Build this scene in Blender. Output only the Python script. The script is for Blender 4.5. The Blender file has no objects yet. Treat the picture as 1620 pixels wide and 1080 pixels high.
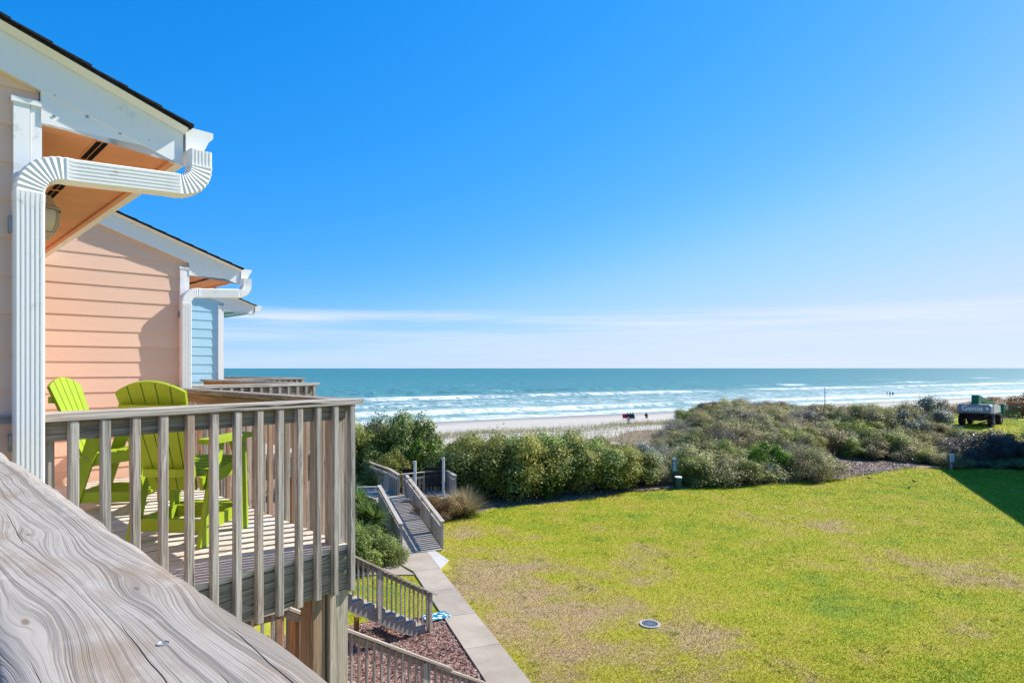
import bpy, math, random
import numpy as np
from mathutils import Vector, Matrix, noise as mnoise

random.seed(11)
R = math.radians
sc = bpy.context.scene

# ------------------------------------------------------------------ camera, sky, sun, exposure
SUN_AZ, SUN_EL = 61.0, 42.0            # degrees right of the view axis (+Y), and above the horizon
cam_d = bpy.data.cameras.new('camera')
cam = bpy.data.objects.new('camera', cam_d)
sc.collection.objects.link(cam)
cam.location = (0, 0, 0)
cam.rotation_euler = (R(90), 0, 0)
cam_d.sensor_width = 36
cam_d.lens = 36 * 1000 / 1620
cam_d.shift_y = 42 / 1620
cam_d.clip_start = 0.02
cam_d.clip_end = 90000
sc.camera = cam

world = bpy.data.worlds.new('World')
sc.world = world
world.use_nodes = True


def build_world():
    nt = world.node_tree
    nt.nodes.clear()
    N, L = nt.nodes.new, nt.links.new
    out = N('ShaderNodeOutputWorld')
    bg = N('ShaderNodeBackground')
    bg.inputs['Strength'].default_value = 0.15
    sky = N('ShaderNodeTexSky')
    sky.sky_type = 'NISHITA'
    sky.sun_disc = False
    sky.sun_elevation = R(SUN_EL)
    sky.sun_rotation = R(SUN_AZ)
    sky.air_density = 1.0
    sky.dust_density = 0.1
    sky.ozone_density = 3.0
    tc0 = N('ShaderNodeTexCoord')
    lift = N('ShaderNodeVectorMath'); lift.operation = 'ADD'; lift.inputs[1].default_value = (0, 0, .12)
    nrm = N('ShaderNodeVectorMath'); nrm.operation = 'NORMALIZE'
    L(tc0.outputs['Generated'], lift.inputs[0]); L(lift.outputs[0], nrm.inputs[0]); L(nrm.outputs[0], sky.inputs['Vector'])
    # tone curve of the clear sky: deep blue overhead, pale towards the horizon (values / 10)
    down = N('ShaderNodeVectorMath'); down.operation = 'SCALE'; down.inputs['Scale'].default_value = .1
    L(sky.outputs['Color'], down.inputs[0])
    cv = N('ShaderNodeRGBCurve')
    for ch, pts in enumerate((((.0, .0), (.11, .006), (.19, .040), (.255, .112), (.3775, .206), (.48, .226), (1, .26)),
                              ((.0, .0), (.193, .095), (.32, .156), (.42, .215), (.575, .249), (.71, .265), (1, .29)),
                              ((.0, .0), (.358, .287), (.56, .327), (.77, .330), (1, .335)))):
        c = cv.mapping.curves[ch]
        while len(c.points) < len(pts): c.points.new(.5, .5)
        for q, (x, y) in zip(c.points, pts): q.location = (x, y)
    cv.mapping.update()
    L(down.outputs[0], cv.inputs['Color'])
    shade = N('ShaderNodeVectorMath'); shade.operation = 'SCALE'; shade.inputs['Scale'].default_value = 10.0
    L(cv.outputs['Color'], shade.inputs[0])
    # thin high cloud veil lying low over the horizon
    tc = N('ShaderNodeTexCoord')
    sep = N('ShaderNodeSeparateXYZ')
    L(tc.outputs['Generated'], sep.inputs[0])
    mp = N('ShaderNodeMapping')
    mp.inputs['Scale'].default_value = (2.2, 2.2, 55)
    L(tc.outputs['Generated'], mp.inputs[0])
    nz = N('ShaderNodeTexNoise')
    nz.inputs['Scale'].default_value = 1.0
    nz.inputs['Detail'].default_value = 6
    nz.inputs['Roughness'].default_value = 0.55
    L(mp.outputs[0], nz.inputs['Vector'])
    wob = N('ShaderNodeMath'); wob.operation = 'MULTIPLY_ADD'
    L(nz.outputs['Fac'], wob.inputs[0]); wob.inputs[1].default_value = 0.035
    L(sep.outputs['Z'], wob.inputs[2])
    band = N('ShaderNodeMapRange'); band.interpolation_type = 'SMOOTHSTEP'
    band.inputs['From Min'].default_value = 0.112
    band.inputs['From Max'].default_value = 0.098
    L(wob.outputs[0], band.inputs['Value'])
    low = N('ShaderNodeMapRange'); low.interpolation_type = 'SMOOTHSTEP'
    low.inputs['From Min'].default_value = 0.02
    low.inputs['From Max'].default_value = 0.085
    low.inputs['To Min'].default_value = 0.35
    L(sep.outputs['Z'], low.inputs['Value'])
    dens = N('ShaderNodeMapRange'); dens.interpolation_type = 'SMOOTHSTEP'
    dens.inputs['From Min'].default_value = 0.31
    dens.inputs['From Max'].default_value = 0.66
    dens.inputs['To Max'].default_value = 0.9
    L(nz.outputs['Fac'], dens.inputs['Value'])
    m1 = N('ShaderNodeMath'); m1.operation = 'MULTIPLY'
    m2 = N('ShaderNodeMath'); m2.operation = 'MULTIPLY'
    L(band.outputs[0], m1.inputs[0]); L(low.outputs[0], m1.inputs[1])
    L(m1.outputs[0], m2.inputs[0]); L(dens.outputs[0], m2.inputs[1])
    mix = N('ShaderNodeMix'); mix.data_type = 'RGBA'
    L(m2.outputs[0], mix.inputs['Factor'])
    L(shade.outputs[0], mix.inputs['A'])
    mix.inputs['B'].default_value = (2.45, 2.75, 3.05, 1)
    L(mix.outputs['Result'], bg.inputs['Color'])
    L(bg.outputs[0], out.inputs['Surface'])


build_world()

sun_d = bpy.data.lights.new('sun', 'SUN')
sun_d.energy = 3.9
sun_d.angle = R(0.5)
sun_d.color = (1.0, 0.94, 0.84)
sun = bpy.data.objects.new('sun', sun_d)
sc.collection.objects.link(sun)
SUN = Vector((math.sin(R(SUN_AZ)) * math.cos(R(SUN_EL)), math.cos(R(SUN_AZ)) * math.cos(R(SUN_EL)), math.sin(R(SUN_EL))))
sun.rotation_euler = SUN.to_track_quat('Z', 'Y').to_euler()
sun.location = SUN * 60

vs = sc.view_settings
vs.view_transform = 'Standard'
vs.look = 'None'
vs.exposure = 1.1
vs.gamma = 1
vs.use_curve_mapping = False
try:
    sc.cycles.max_bounces = 6
    sc.cycles.transparent_max_bounces = 8
    sc.cycles.use_denoising = True
except Exception:
    pass

# ------------------------------------------------------------------ frames
SQ = math.sqrt(0.5)
U = Vector((SQ, SQ, 0))                 # from the house fronts towards the sea
V = Vector((-SQ, SQ, 0))                # along the fronts, away from the camera
Z = Vector((0, 0, 1))
C1 = Vector((-2.057, 2.75, 0))          # front corner of the nearest house
STEP = U * 2.0 + V * 4.33               # from one house of the staggered row to the next
GZ = -6.4                               # lawn level (the camera is at z = 0)
SEA = -9.5
FLOOR = -1.15                           # balcony floor
SH_A = Vector((0.87, 0.49, 0)).normalized()     # along the shore
SH_W = Vector((-SH_A.y, SH_A.x, 0))             # towards the sea


def G(px, py, z=GZ):                    # ground point under a line of sight
    d = -z * 1000 / (py - 582)
    return Vector(((px - 810) / 1000 * d, d, z))


def H(px, d, z=GZ):
    return Vector(((px - 810) / 1000 * d, d, z))


def aw(x, y):
    return x * SH_A.x + y * SH_A.y, x * SH_W.x + y * SH_W.y


def srgb(r, g, b):
    f = lambda c: (c / 255 / 12.92) if c <= 10 else ((c / 255 + 0.055) / 1.055) ** 2.4
    return (f(r), f(g), f(b), 1)


# ------------------------------------------------------------------ objects
WM = {}


def link(o, parent=None, M=None):
    sc.collection.objects.link(o)
    M = M or Matrix()
    WM[o] = M
    if parent is not None:
        o.parent = parent
        o.matrix_basis = WM[parent].inverted() @ M
    else:
        o.matrix_basis = M
    return o


def tag(o, label=None, cat=None, group=None, kind=None):
    if label: o['label'] = label
    if cat: o['category'] = cat
    if group: o['group'] = group
    if kind: o['kind'] = kind
    return o


def thing(name, loc, label, cat, group=None, rz=0):
    o = bpy.data.objects.new(name, None)
    o.empty_display_size = 0.2
    link(o, None, Matrix.Translation(loc) @ Matrix.Rotation(rz, 4, 'Z'))
    return tag(o, label, cat, group)


class MB:
    def __init__(self):
        self.v, self.f, self.m = [], [], []

    def add(self, vs, fs, mi=0):
        k = len(self.v)
        self.v += [tuple(p) for p in vs]
        self.f += [tuple(i + k for i in q) for q in fs]
        self.m += [mi] * len(fs)

    def box(self, c, s, M=None, mi=0, ch=0.0):
        x, y, z = s[0] / 2, s[1] / 2, s[2] / 2
        if ch <= 0:
            vs = [Vector((a * x, b * y, d * z)) for a in (-1, 1) for b in (-1, 1) for d in (-1, 1)]
            fs = [(0, 1, 3, 2), (4, 6, 7, 5), (0, 4, 5, 1), (2, 3, 7, 6), (0, 2, 6, 4), (1, 5, 7, 3)]
        else:
            pr = [(-y + ch, -z), (y - ch, -z), (y, -z + ch), (y, z - ch), (y - ch, z), (-y + ch, z), (-y, z - ch), (-y, -z + ch)]
            vs = [Vector((-x, p, q)) for p, q in pr] + [Vector((x, p, q)) for p, q in pr]
            fs = [(i, 8 + i, 8 + (i + 1) % 8, (i + 1) % 8) for i in range(8)] + [tuple(range(8)), tuple(range(15, 7, -1))]
            fs = [tuple(reversed(f)) for f in fs]
        M = M or Matrix()
        c = Vector(c)
        self.add([(M @ p) + c for p in vs], fs, mi)

    def beam(self, p0, p1, w, h, up=Z, mi=0):
        p0, p1 = Vector(p0), Vector(p1)
        x = (p1 - p0).normalized()
        y = Vector(up).cross(x)
        if y.length < 1e-4: y = Vector((0, 1, 0)).cross(x)
        y.normalize()
        z = x.cross(y)
        vs = [p + y * (a * w / 2) + z * (b * h / 2) for p in (p0, p1) for a, b in ((-1, -1), (1, -1), (1, 1), (-1, 1))]
        self.add(vs, [(3, 2, 1, 0), (4, 5, 6, 7), (0, 1, 5, 4), (1, 2, 6, 5), (2, 3, 7, 6), (3, 0, 4, 7)], mi)

    def tube(self, pts, rad, n=8, mi=0, cap=True):
        pts = [Vector(p) for p in pts]
        rad = rad if isinstance(rad, (list, tuple)) else [rad] * len(pts)
        k = len(self.v)
        for i, p in enumerate(pts):
            t = (pts[min(i + 1, len(pts) - 1)] - pts[max(i - 1, 0)]).normalized()
            a = t.orthogonal().normalized() if abs(t.z) > .9 else t.cross(Z).normalized()
            b = t.cross(a)
            for j in range(n):
                q = 2 * math.pi * j / n
                self.v.append(tuple(p + (a * math.cos(q) + b * math.sin(q)) * rad[i]))
        for i in range(len(pts) - 1):
            for j in range(n):
                self.f.append((k + i * n + j, k + i * n + (j + 1) % n, k + (i + 1) * n + (j + 1) % n, k + (i + 1) * n + j)); self.m.append(mi)
        if cap:
            self.f.append(tuple(k + j for j in range(n))[::-1]); self.m.append(mi)
            self.f.append(tuple(k + (len(pts) - 1) * n + j for j in range(n))); self.m.append(mi)

    def lathe(self, prof, n=20, c=(0, 0, 0), mi=0):
        k = len(self.v)
        for r, z in prof:
            for j in range(n):
                q = 2 * math.pi * j / n
                self.v.append((c[0] + r * math.cos(q), c[1] + r * math.sin(q), c[2] + z))
        for i in range(len(prof) - 1):
            for j in range(n):
                self.f.append((k + i * n + j, k + i * n + (j + 1) % n, k + (i + 1) * n + (j + 1) % n, k + (i + 1) * n + j)); self.m.append(mi)

    def prism(self, poly, ext, mi=0):           # poly: list of 3D points, ext: vector
        n = len(poly)
        poly = [Vector(p) for p in poly]
        ext = Vector(ext)
        fs = [tuple(range(n)), tuple(range(2 * n - 1, n - 1, -1))] + [(i, n + i, n + (i + 1) % n, (i + 1) % n) for i in range(n)]
        fs = [tuple(reversed(f)) for f in fs]
        self.add(poly + [p + ext for p in poly], fs, mi)

    def mesh(self, mats, smooth=False, fix=True):
        me = bpy.data.meshes.new('m')
        me.from_pydata(self.v, [], self.f)
        for m in (mats if isinstance(mats, (list, tuple)) else [mats]): me.materials.append(m)
        if any(self.m): me.polygons.foreach_set('material_index', self.m)
        if smooth: me.polygons.foreach_set('use_smooth', [True] * len(self.f))
        me.update()
        if fix and len(self.f) < 20000:
            import bmesh
            bm = bmesh.new(); bm.from_mesh(me)
            bmesh.ops.recalc_face_normals(bm, faces=bm.faces)
            bm.to_mesh(me); bm.free()
        return me

    def build(self, name, mats, parent=None, M=None, smooth=False, world_space=True):
        me = self.mesh(mats, smooth)
        o = bpy.data.objects.new(name, me)
        if M is None:
            M = WM[parent].copy() if parent is not None else Matrix()
            if parent is not None and world_space:
                me.transform(M.inverted())
        return link(o, parent, M)


BEAMS = {}


def beam(name, p0, p1, w, h, mat, parent, up=Z, ch=0.003, off=None):
    """a board from p0 to p1, w across, h along 'up'; local X runs along the grain"""
    p0, p1 = Vector(p0), Vector(p1)
    if off: p0, p1 = p0 + off, p1 + off
    Ln = (p1 - p0).length
    key = (round(Ln, 3), round(w, 4), round(h, 4), mat.name, ch)
    if key not in BEAMS:
        b = MB(); b.box((Ln / 2, 0, 0), (Ln, w, h), ch=ch)
        BEAMS[key] = b.mesh(mat)
    x = (p1 - p0).normalized()
    y = Vector(up).cross(x)
    if y.length < 1e-4: y = Vector((0, 1, 0)).cross(x)
    y.normalize(); z = x.cross(y)
    M = Matrix(((x.x, y.x, z.x, p0.x), (x.y, y.y, z.y, p0.y), (x.z, y.z, z.z, p0.z), (0, 0, 0, 1)))
    return link(bpy.data.objects.new(name, BEAMS[key]), parent, M)



# board coordinates of points on the near hand rail cap (top face at z = -0.2)
CAP_L = 4.05
_P = Vector((-.98, 4.17, 0)) - STEP
_A = C1 - STEP + Vector((-.02, -.03, 0))
_dn = (_P - _A).normalized()
CAP0 = (_P - _dn * .075) + U * .03 + V * .085 - U * .081
CAP0.z = 0


def capxy(px, py):
    d = .2 * 1000 / (py - 582)
    p = Vector(((px - 810) / 1000 * d, d, 0)) - CAP0
    return CAP_L - p.dot(V), p.dot(U)


KNOTS = [(*capxy(45, 845), .085, .030), (*capxy(216, 932), .075, .026), (*capxy(40, 985), .11, .035), (*capxy(395, 985), .09, .02)]
SCREWS = [(*capxy(258, 1017), .0042), (*capxy(70, 1066), .0018), (*capxy(216, 932), .0016)]

# ------------------------------------------------------------------ materials
class NT:
    def __init__(self, name):
        self.mat = bpy.data.materials.new(name)
        self.mat.use_nodes = True
        self.nt = self.mat.node_tree
        self.b = self.nt.nodes['Principled BSDF']
        self.out = self.nt.nodes['Material Output']

    def n(self, t, **kw):
        nd = self.nt.nodes.new('ShaderNode' + t)
        for k, v in kw.items(): setattr(nd, k, v)
        return nd

    def l(self, a, b): self.nt.links.new(a, b)

    def val(self, sock, v):
        if isinstance(v, (int, float, tuple, list)): sock.default_value = v
        else: self.l(v, sock)

    def math(self, op, a, b=0.0, c=0.0, clamp=False):
        nd = self.n('Math', operation=op, use_clamp=clamp)
        self.val(nd.inputs[0], a); self.val(nd.inputs[1], b); self.val(nd.inputs[2], c)
        return nd.outputs[0]

    def noise(self, vec, scale, detail=3, rough=.5, dist=0.0):
        nd = self.n('TexNoise')
        if vec is not None: self.l(vec, nd.inputs['Vector'])
        self.val(nd.inputs['Scale'], scale)
        nd.inputs['Detail'].default_value = detail
        nd.inputs['Roughness'].default_value = rough
        nd.inputs['Distortion'].default_value = dist
        return nd.outputs['Fac']

    def mapping(self, vec, scale=(1, 1, 1), loc=(0, 0, 0), rot=(0, 0, 0)):
        nd = self.n('Mapping')
        self.l(vec, nd.inputs[0])
        self.val(nd.inputs['Location'], loc); self.val(nd.inputs['Rotation'], rot); self.val(nd.inputs['Scale'], scale)
        return nd.outputs[0]

    def ramp(self, fac, stops):
        nd = self.n('ValToRGB')
        cr = nd.color_ramp
        while len(cr.elements) < len(stops): cr.elements.new(.5)
        for e, (p, c) in zip(cr.elements, stops): e.position = p; e.color = c if len(c) == 4 else (*c, 1)
        self.l(fac, nd.inputs[0])
        return nd.outputs[0]

    def step(self, v, lo, hi, t0=0.0, t1=1.0):
        nd = self.n('MapRange', interpolation_type='SMOOTHSTEP')
        self.val(nd.inputs['Value'], v)
        for k, x in (('From Min', lo), ('From Max', hi), ('To Min', t0), ('To Max', t1)): self.val(nd.inputs[k], x)
        return nd.outputs[0]

    def mix(self, f, a, b, mode='MIX'):
        nd = self.n('Mix', data_type='RGBA', blend_type=mode)
        self.val(nd.inputs['Factor'], f); self.val(nd.inputs['A'], a); self.val(nd.inputs['B'], b)
        return nd.outputs['Result']

    def pos(self): return self.n('NewGeometry').outputs['Position']

    def obj(self): return self.n('TexCoord').outputs['Object']

    def rnd(self): return self.n('ObjectInfo').outputs['Random']

    def bump(self, h, strength=.3, dist=.01):
        nd = self.n('Bump')
        nd.inputs['Strength'].default_value = strength
        nd.inputs['Distance'].default_value = dist
        self.l(h, nd.inputs['Height'])
        self.l(nd.outputs[0], self.b.inputs['Normal'])

    def fin(self, col=None, rough=.7, spec=.3, metal=0.0):
        if col is not None: self.val(self.b.inputs['Base Color'], col)
        self.val(self.b.inputs['Roughness'], rough)
        self.b.inputs['Specular IOR Level'].default_value = spec
        self.b.inputs['Metallic'].default_value = metal
        return self.mat


def m_plain(name, col, rough=.6, spec=.3, metal=0.0, var=.12, scale=6.0, bump=0.0):
    t = NT(name)
    f = t.noise(t.obj(), scale, 5, .6)
    c2 = tuple(max(0, c * (1 - var)) for c in col[:3]) + (1,)
    c = t.mix(t.step(f, .35, .65), c2, col)
    if bump: t.bump(t.noise(t.obj(), scale * 8, 3), bump, .004)
    return t.fin(c, rough, spec, metal)


def m_wood(name, light, dark, brown, var=.35, green=0.0):
    t = NT(name)
    r = t.rnd()
    sh = t.n('CombineXYZ'); t.l(t.math('MULTIPLY', r, 37.0), sh.inputs[0]); t.l(t.math('MULTIPLY', r, 91.0), sh.inputs[1]); t.l(t.math('MULTIPLY', r, 53.0), sh.inputs[2])
    ad = t.n('VectorMath', operation='ADD'); t.l(t.obj(), ad.inputs[0]); t.l(sh.outputs[0], ad.inputs[1])
    p = ad.outputs[0]
    warp = t.noise(t.mapping(p, (1.6, 9, 9)), 1.0, 2)
    wv = t.n('CombineXYZ'); wm = t.math('MULTIPLY', warp, .06); t.l(wm, wv.inputs[1]); t.l(wm, wv.inputs[2])
    a2 = t.n('VectorMath', operation='ADD'); t.l(p, a2.inputs[0]); t.l(wv.outputs[0], a2.inputs[1])
    q = a2.outputs[0]
    g1 = t.noise(t.mapping(q, (1.1, 85, 85)), 1.0, 4, .6)
    g2 = t.noise(t.mapping(q, (3.0, 320, 320)), 1.0, 2, .6)
    big = t.noise(t.mapping(p, (.9, 4, 4)), 1.0, 4, .6)
    fac = t.math('ADD', t.math('MULTIPLY', g1, .65), t.math('MULTIPLY', g2, .35))
    c = t.mix(t.step(fac, .36, .62), dark, light)
    c = t.mix(t.step(big, .45, .75, 0, .75), c, brown)
    if green: c = t.mix(t.step(t.noise(t.mapping(p, (1.7, 3, 3)), 1.0, 3), .56, .72, 0, green), c, srgb(120, 128, 96))
    hs = t.n('HueSaturation'); t.l(c, hs.inputs['Color'])
    t.l(t.math('ADD', t.math('MULTIPLY', r, var), 1 - var * .5), hs.inputs['Value'])
    t.l(t.math('ADD', t.math('MULTIPLY', t.math('FRACT', t.math('MULTIPLY', r, 7.31)), .7), .6), hs.inputs['Saturation'])
    crack = t.step(t.noise(t.mapping(q, (.7, 55, 55), (3, 7, 1)), 1.0, 2), .30, .335)
    c3 = t.mix(crack, (.03, .026, .022, 1), hs.outputs[0])
    t.bump(t.math('ADD', fac, t.math('MULTIPLY', crack, .6)), .45, .004)
    return t.fin(c3, .85, .15)


def m_cap():
    """wide weathered board close to the lens: growth rings sweeping round knots, drying cracks, stains"""
    t = NT('cap_board_wood')
    s = t.n('SeparateXYZ'); t.l(t.obj(), s.inputs[0])
    x, y = s.outputs[0], s.outputs[1]

    def vec(a, b, c=0.0):
        n = t.n('CombineXYZ'); t.val(n.inputs[0], a); t.val(n.inputs[1], b); t.val(n.inputs[2], c); return n.outputs[0]
    F = t.math('MULTIPLY_ADD', t.math('SUBTRACT', t.noise(vec(t.math('MULTIPLY', x, 3.3), t.math('MULTIPLY', y, 7.0)), 1.0, 1.5, .4), .5), .024, y)
    F = t.math('MULTIPLY_ADD', t.math('SUBTRACT', t.noise(vec(t.math('MULTIPLY', x, 9.0), t.math('MULTIPLY', y, 22.0), 4.0), 1.0, 2, .5), .5), .006, F)
    kn_mask = None
    for kx, ky, rx, ry in KNOTS:
        dx = t.math('DIVIDE', t.math('SUBTRACT', x, kx), rx)
        dy = t.math('DIVIDE', t.math('SUBTRACT', y, ky), ry)
        d2 = t.math('ADD', t.math('MULTIPLY', dx, dx), t.math('MULTIPLY', dy, dy))
        e = t.math('EXPONENT', t.math('MULTIPLY', d2, -1.0))
        F = t.math('SUBTRACT', F, t.math('MULTIPLY', t.math('MULTIPLY', t.math('SUBTRACT', y, ky), .9), e))
        k = t.math('EXPONENT', t.math('MULTIPLY', d2, -70.0))
        kn_mask = k if kn_mask is None else t.math('MAXIMUM', kn_mask, k)
    ring = t.noise(vec(t.math('MULTIPLY', F, 150.0), t.math('MULTIPLY', x, .8)), 1.0, 4, .62)
    fine = t.noise(vec(t.math('MULTIPLY', F, 620.0), t.math('MULTIPLY', x, 4.0), 2.0), 1.0, 3, .65)
    blot = t.noise(vec(t.math('MULTIPLY', x, 5.0), t.math('MULTIPLY', y, 11.0), 9.0), 1.0, 5, .62)
    blot2 = t.noise(vec(t.math('MULTIPLY', x, 14.0), t.math('MULTIPLY', y, 26.0), 5.0), 1.0, 4, .6)
    edge = t.step(y, .005, .065)
    rl = t.step(ring, t.math('MULTIPLY_ADD', edge, .06, .34), t.math('MULTIPLY_ADD', edge, .08, .50))
    c = t.mix(rl, srgb(126, 119, 111), srgb(162, 155, 146))
    c = t.mix(t.step(fine, .36, .54, .62, 0), c, srgb(108, 102, 96))
    c = t.mix(t.step(blot, .48, .66, 0, .75), c, srgb(132, 116, 98))
    c = t.mix(t.step(blot2, .55, .75, 0, .45), c, srgb(178, 175, 171))
    yy = t.math('MULTIPLY_ADD', x, .035, y)
    wob = t.math('MULTIPLY', t.math('SUBTRACT', t.noise(vec(t.math('MULTIPLY', x, 4.0), t.math('MULTIPLY', y, 6.0), 11.0), 1.0, 3, .6), .5), .45)
    tt = t.math('MULTIPLY_ADD', yy, 34.0, wob)
    dist = t.math('ABSOLUTE', t.math('SUBTRACT', t.math('FRACT', tt), .5))
    cell = t.math('FLOOR', tt)
    gate = t.noise(vec(t.math('MULTIPLY', x, 3.2), t.math('MULTIPLY', cell, 3.7), 6.0), 1.0, 2)
    wid = t.step(gate, .50, .64, -.012, .014)
    cm = t.step(t.math('SUBTRACT', dist, wid), -.008, .010)
    c = t.mix(cm, srgb(44, 40, 37), c)
    c = t.mix(t.step(kn_mask, .45, .95, 0, .75), c, srgb(104, 84, 66))
    h = t.math('ADD', t.math('MULTIPLY', rl, .5), t.math('MULTIPLY', fine, .3))
    h = t.math('ADD', h, t.math('MULTIPLY', cm, 1.0))
    t.bump(h, .55, .002)
    return t.fin(c, .82, .2)


def m_foliage(name, c1, c2, c3, trans=.3, scale=.9, gloss=.45):
    t = NT(name)
    g = t.n('NewGeometry')
    isl = g.outputs['Random Per Island']
    big = t.noise(g.outputs['Position'], scale, 3, .6)
    f = t.math('ADD', t.math('MULTIPLY', isl, .55), t.math('MULTIPLY', t.step(big, .3, .7), .45))
    c = t.ramp(f, [(0.05, c1), (.5, c2), (.95, c3)])
    hs = t.n('HueSaturation'); t.l(c, hs.inputs['Color'])
    r = t.rnd()
    t.l(t.math('MULTIPLY_ADD', r, .5, .75), hs.inputs['Value'])
    t.l(t.math('MULTIPLY_ADD', t.math('FRACT', t.math('MULTIPLY', r, 5.7)), .05, .475), hs.inputs['Hue'])
    c = hs.outputs[0]
    t.fin(c, gloss, .25)
    tr = t.n('BsdfTranslucent'); t.l(c, tr.inputs['Color'])
    mx = t.n('MixShader'); mx.inputs[0].default_value = min(.5, trans + .12)
    t.l(t.b.outputs[0], mx.inputs[1]); t.l(tr.outputs[0], mx.inputs[2]); t.l(mx.outputs[0], t.out.inputs['Surface'])
    return t.mat


def lawn_color(t, P):
    """worn winter lawn: yellow-green turf, fresher tufts and dry straw patches with their own outlines"""
    big = t.noise(P, .16, 4, .6)
    mid = t.noise(P, .75, 4, .62)
    fin_ = t.noise(P, 7.0, 3, .6)
    v = t.math('ADD', t.math('MULTIPLY', big, .46), t.math('MULTIPLY', mid, .56))
    v = t.math('ADD', v, t.math('MULTIPLY', fin_, .12))
    v = t.math('SUBTRACT', v, .02)
    v = t.math('MULTIPLY_ADD', t.math('SUBTRACT', v, .55), 1.2, .585)
    dry = None
    for (cx, cy, rx, ry, amp) in DRY:
        d = t.n('VectorMath', operation='SUBTRACT'); t.l(P, d.inputs[0]); d.inputs[1].default_value = (cx, cy, GZ)
        s = t.n('VectorMath', operation='MULTIPLY'); t.l(d.outputs[0], s.inputs[0]); s.inputs[1].default_value = (1 / rx, 1 / ry, 0)
        ln = t.n('VectorMath', operation='LENGTH'); t.l(s.outputs[0], ln.inputs[0])
        e = t.math('MULTIPLY', t.math('EXPONENT', t.math('MULTIPLY', t.math('POWER', ln.outputs['Value'], 2.0), -1.0)), amp)
        dry = e if dry is None else t.math('ADD', dry, e)
    v = t.math('SUBTRACT', v, t.math('MULTIPLY', dry, .21))
    c = t.ramp(v, [(.20, srgb(168, 144, 114)), (.33, srgb(172, 150, 108)), (.42, srgb(166, 152, 82)), (.50, srgb(166, 160, 52)), (.60, srgb(154, 158, 30)), (.71, srgb(130, 149, 36)), (.84, srgb(108, 134, 40))])
    return c, fin_


DRY = [(-.6, 19.2, 2.6, 4.2, 1.2), (4.2, 15.0, 2.0, 1.5, .55), (.9, 14.6, 1.5, 2.6, .8), (6.5, 13.4, 2.0, 1.2, .45), (4.5, 20.5, 2.6, 1.8, .45), (14.6, 19.2, 2.2, 2.2, 1.0), (13.1, 25.2, 2.0, 1.8, .7), (-1.9, 25.5, 2.0, 1.6, .4), (12.0, 15.5, 2.5, 1.2, .55)]
GAIN_LAWN = 1.0


def m_blade():
    t = NT('turf_blade')
    g = t.n('NewGeometry')
    c, _ = lawn_color(t, g.outputs['Position'])
    hs = t.n('HueSaturation'); t.l(c, hs.inputs['Color'])
    t.l(t.math('MULTIPLY_ADD', g.outputs['Random Per Island'], .42, .80), hs.inputs['Value'])
    t.fin(hs.outputs[0], .7, .12)
    tr = t.n('BsdfTranslucent'); t.l(hs.outputs[0], tr.inputs['Color'])
    mx = t.n('MixShader'); mx.inputs[0].default_value = .35
    t.l(t.b.outputs[0], mx.inputs[1]); t.l(tr.outputs[0], mx.inputs[2]); t.l(mx.outputs[0], t.out.inputs['Surface'])
    return t.mat


def m_ground():
    t = NT('ground_cover')
    P = t.pos()
    at = t.n('VertexColor'); at.layer_name = 'cover'
    s = t.n('SeparateColor'); t.l(at.outputs['Color'], s.inputs[0])
    lw, fin_ = lawn_color(t, P)
    lw = t.mix(t.step(t.noise(P, 22.0, 3), .35, .65, .3, 0), lw, srgb(110, 100, 40))
    sandn = t.noise(P, 1.4, 5, .6)
    sand = t.mix(t.step(sandn, .3, .7), srgb(172, 165, 153), srgb(184, 179, 169))
    dw = t.n('VectorMath', operation='DOT_PRODUCT'); t.l(P, dw.inputs[0]); dw.inputs[1].default_value = SH_W
    wob = t.math('MULTIPLY', t.math('SUBTRACT', t.noise(P, .05, 3), .5), 10.0)
    w = t.math('ADD', dw.outputs['Value'], wob)
    wet = t.step(w, 86.0, 101.0)
    sand = t.mix(wet, sand, srgb(142, 135, 124))
    band = t.noise(t.mapping(P, (.02, .35, 1), rot=(0, 0, -math.atan2(SH_A.y, SH_A.x))), 1.0, 4)
    sand = t.mix(t.step(band, .45, .7, 0, .25), sand, srgb(156, 148, 134))
    lit = t.mix(t.step(t.noise(P, 9.0, 4, .7), .35, .65), srgb(84, 68, 52), srgb(158, 138, 116))
    mul = t.mix(t.step(t.noise(P, 26.0, 3, .7), .38, .62), srgb(88, 52, 46), srgb(176, 138, 128))
    en = t.math('MULTIPLY', t.math('SUBTRACT', t.noise(P, 1.7, 4, .65), .5), .55)
    c = t.mix(t.step(t.math('ADD', s.outputs[1], en), .42, .58), sand, lit)
    c = t.mix(t.step(t.math('ADD', s.outputs[0], en), .42, .58), c, lw)
    c = t.mix(t.step(s.outputs[2], .45, .55), c, mul)
    t.bump(t.math('ADD', t.noise(P, 14.0, 4, .7), t.math('MULTIPLY', sandn, .6)), .5, .05)
    t.fin(c, t.math('MULTIPLY_ADD', wet, -.45, .92), .25)
    return t.mat


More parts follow.
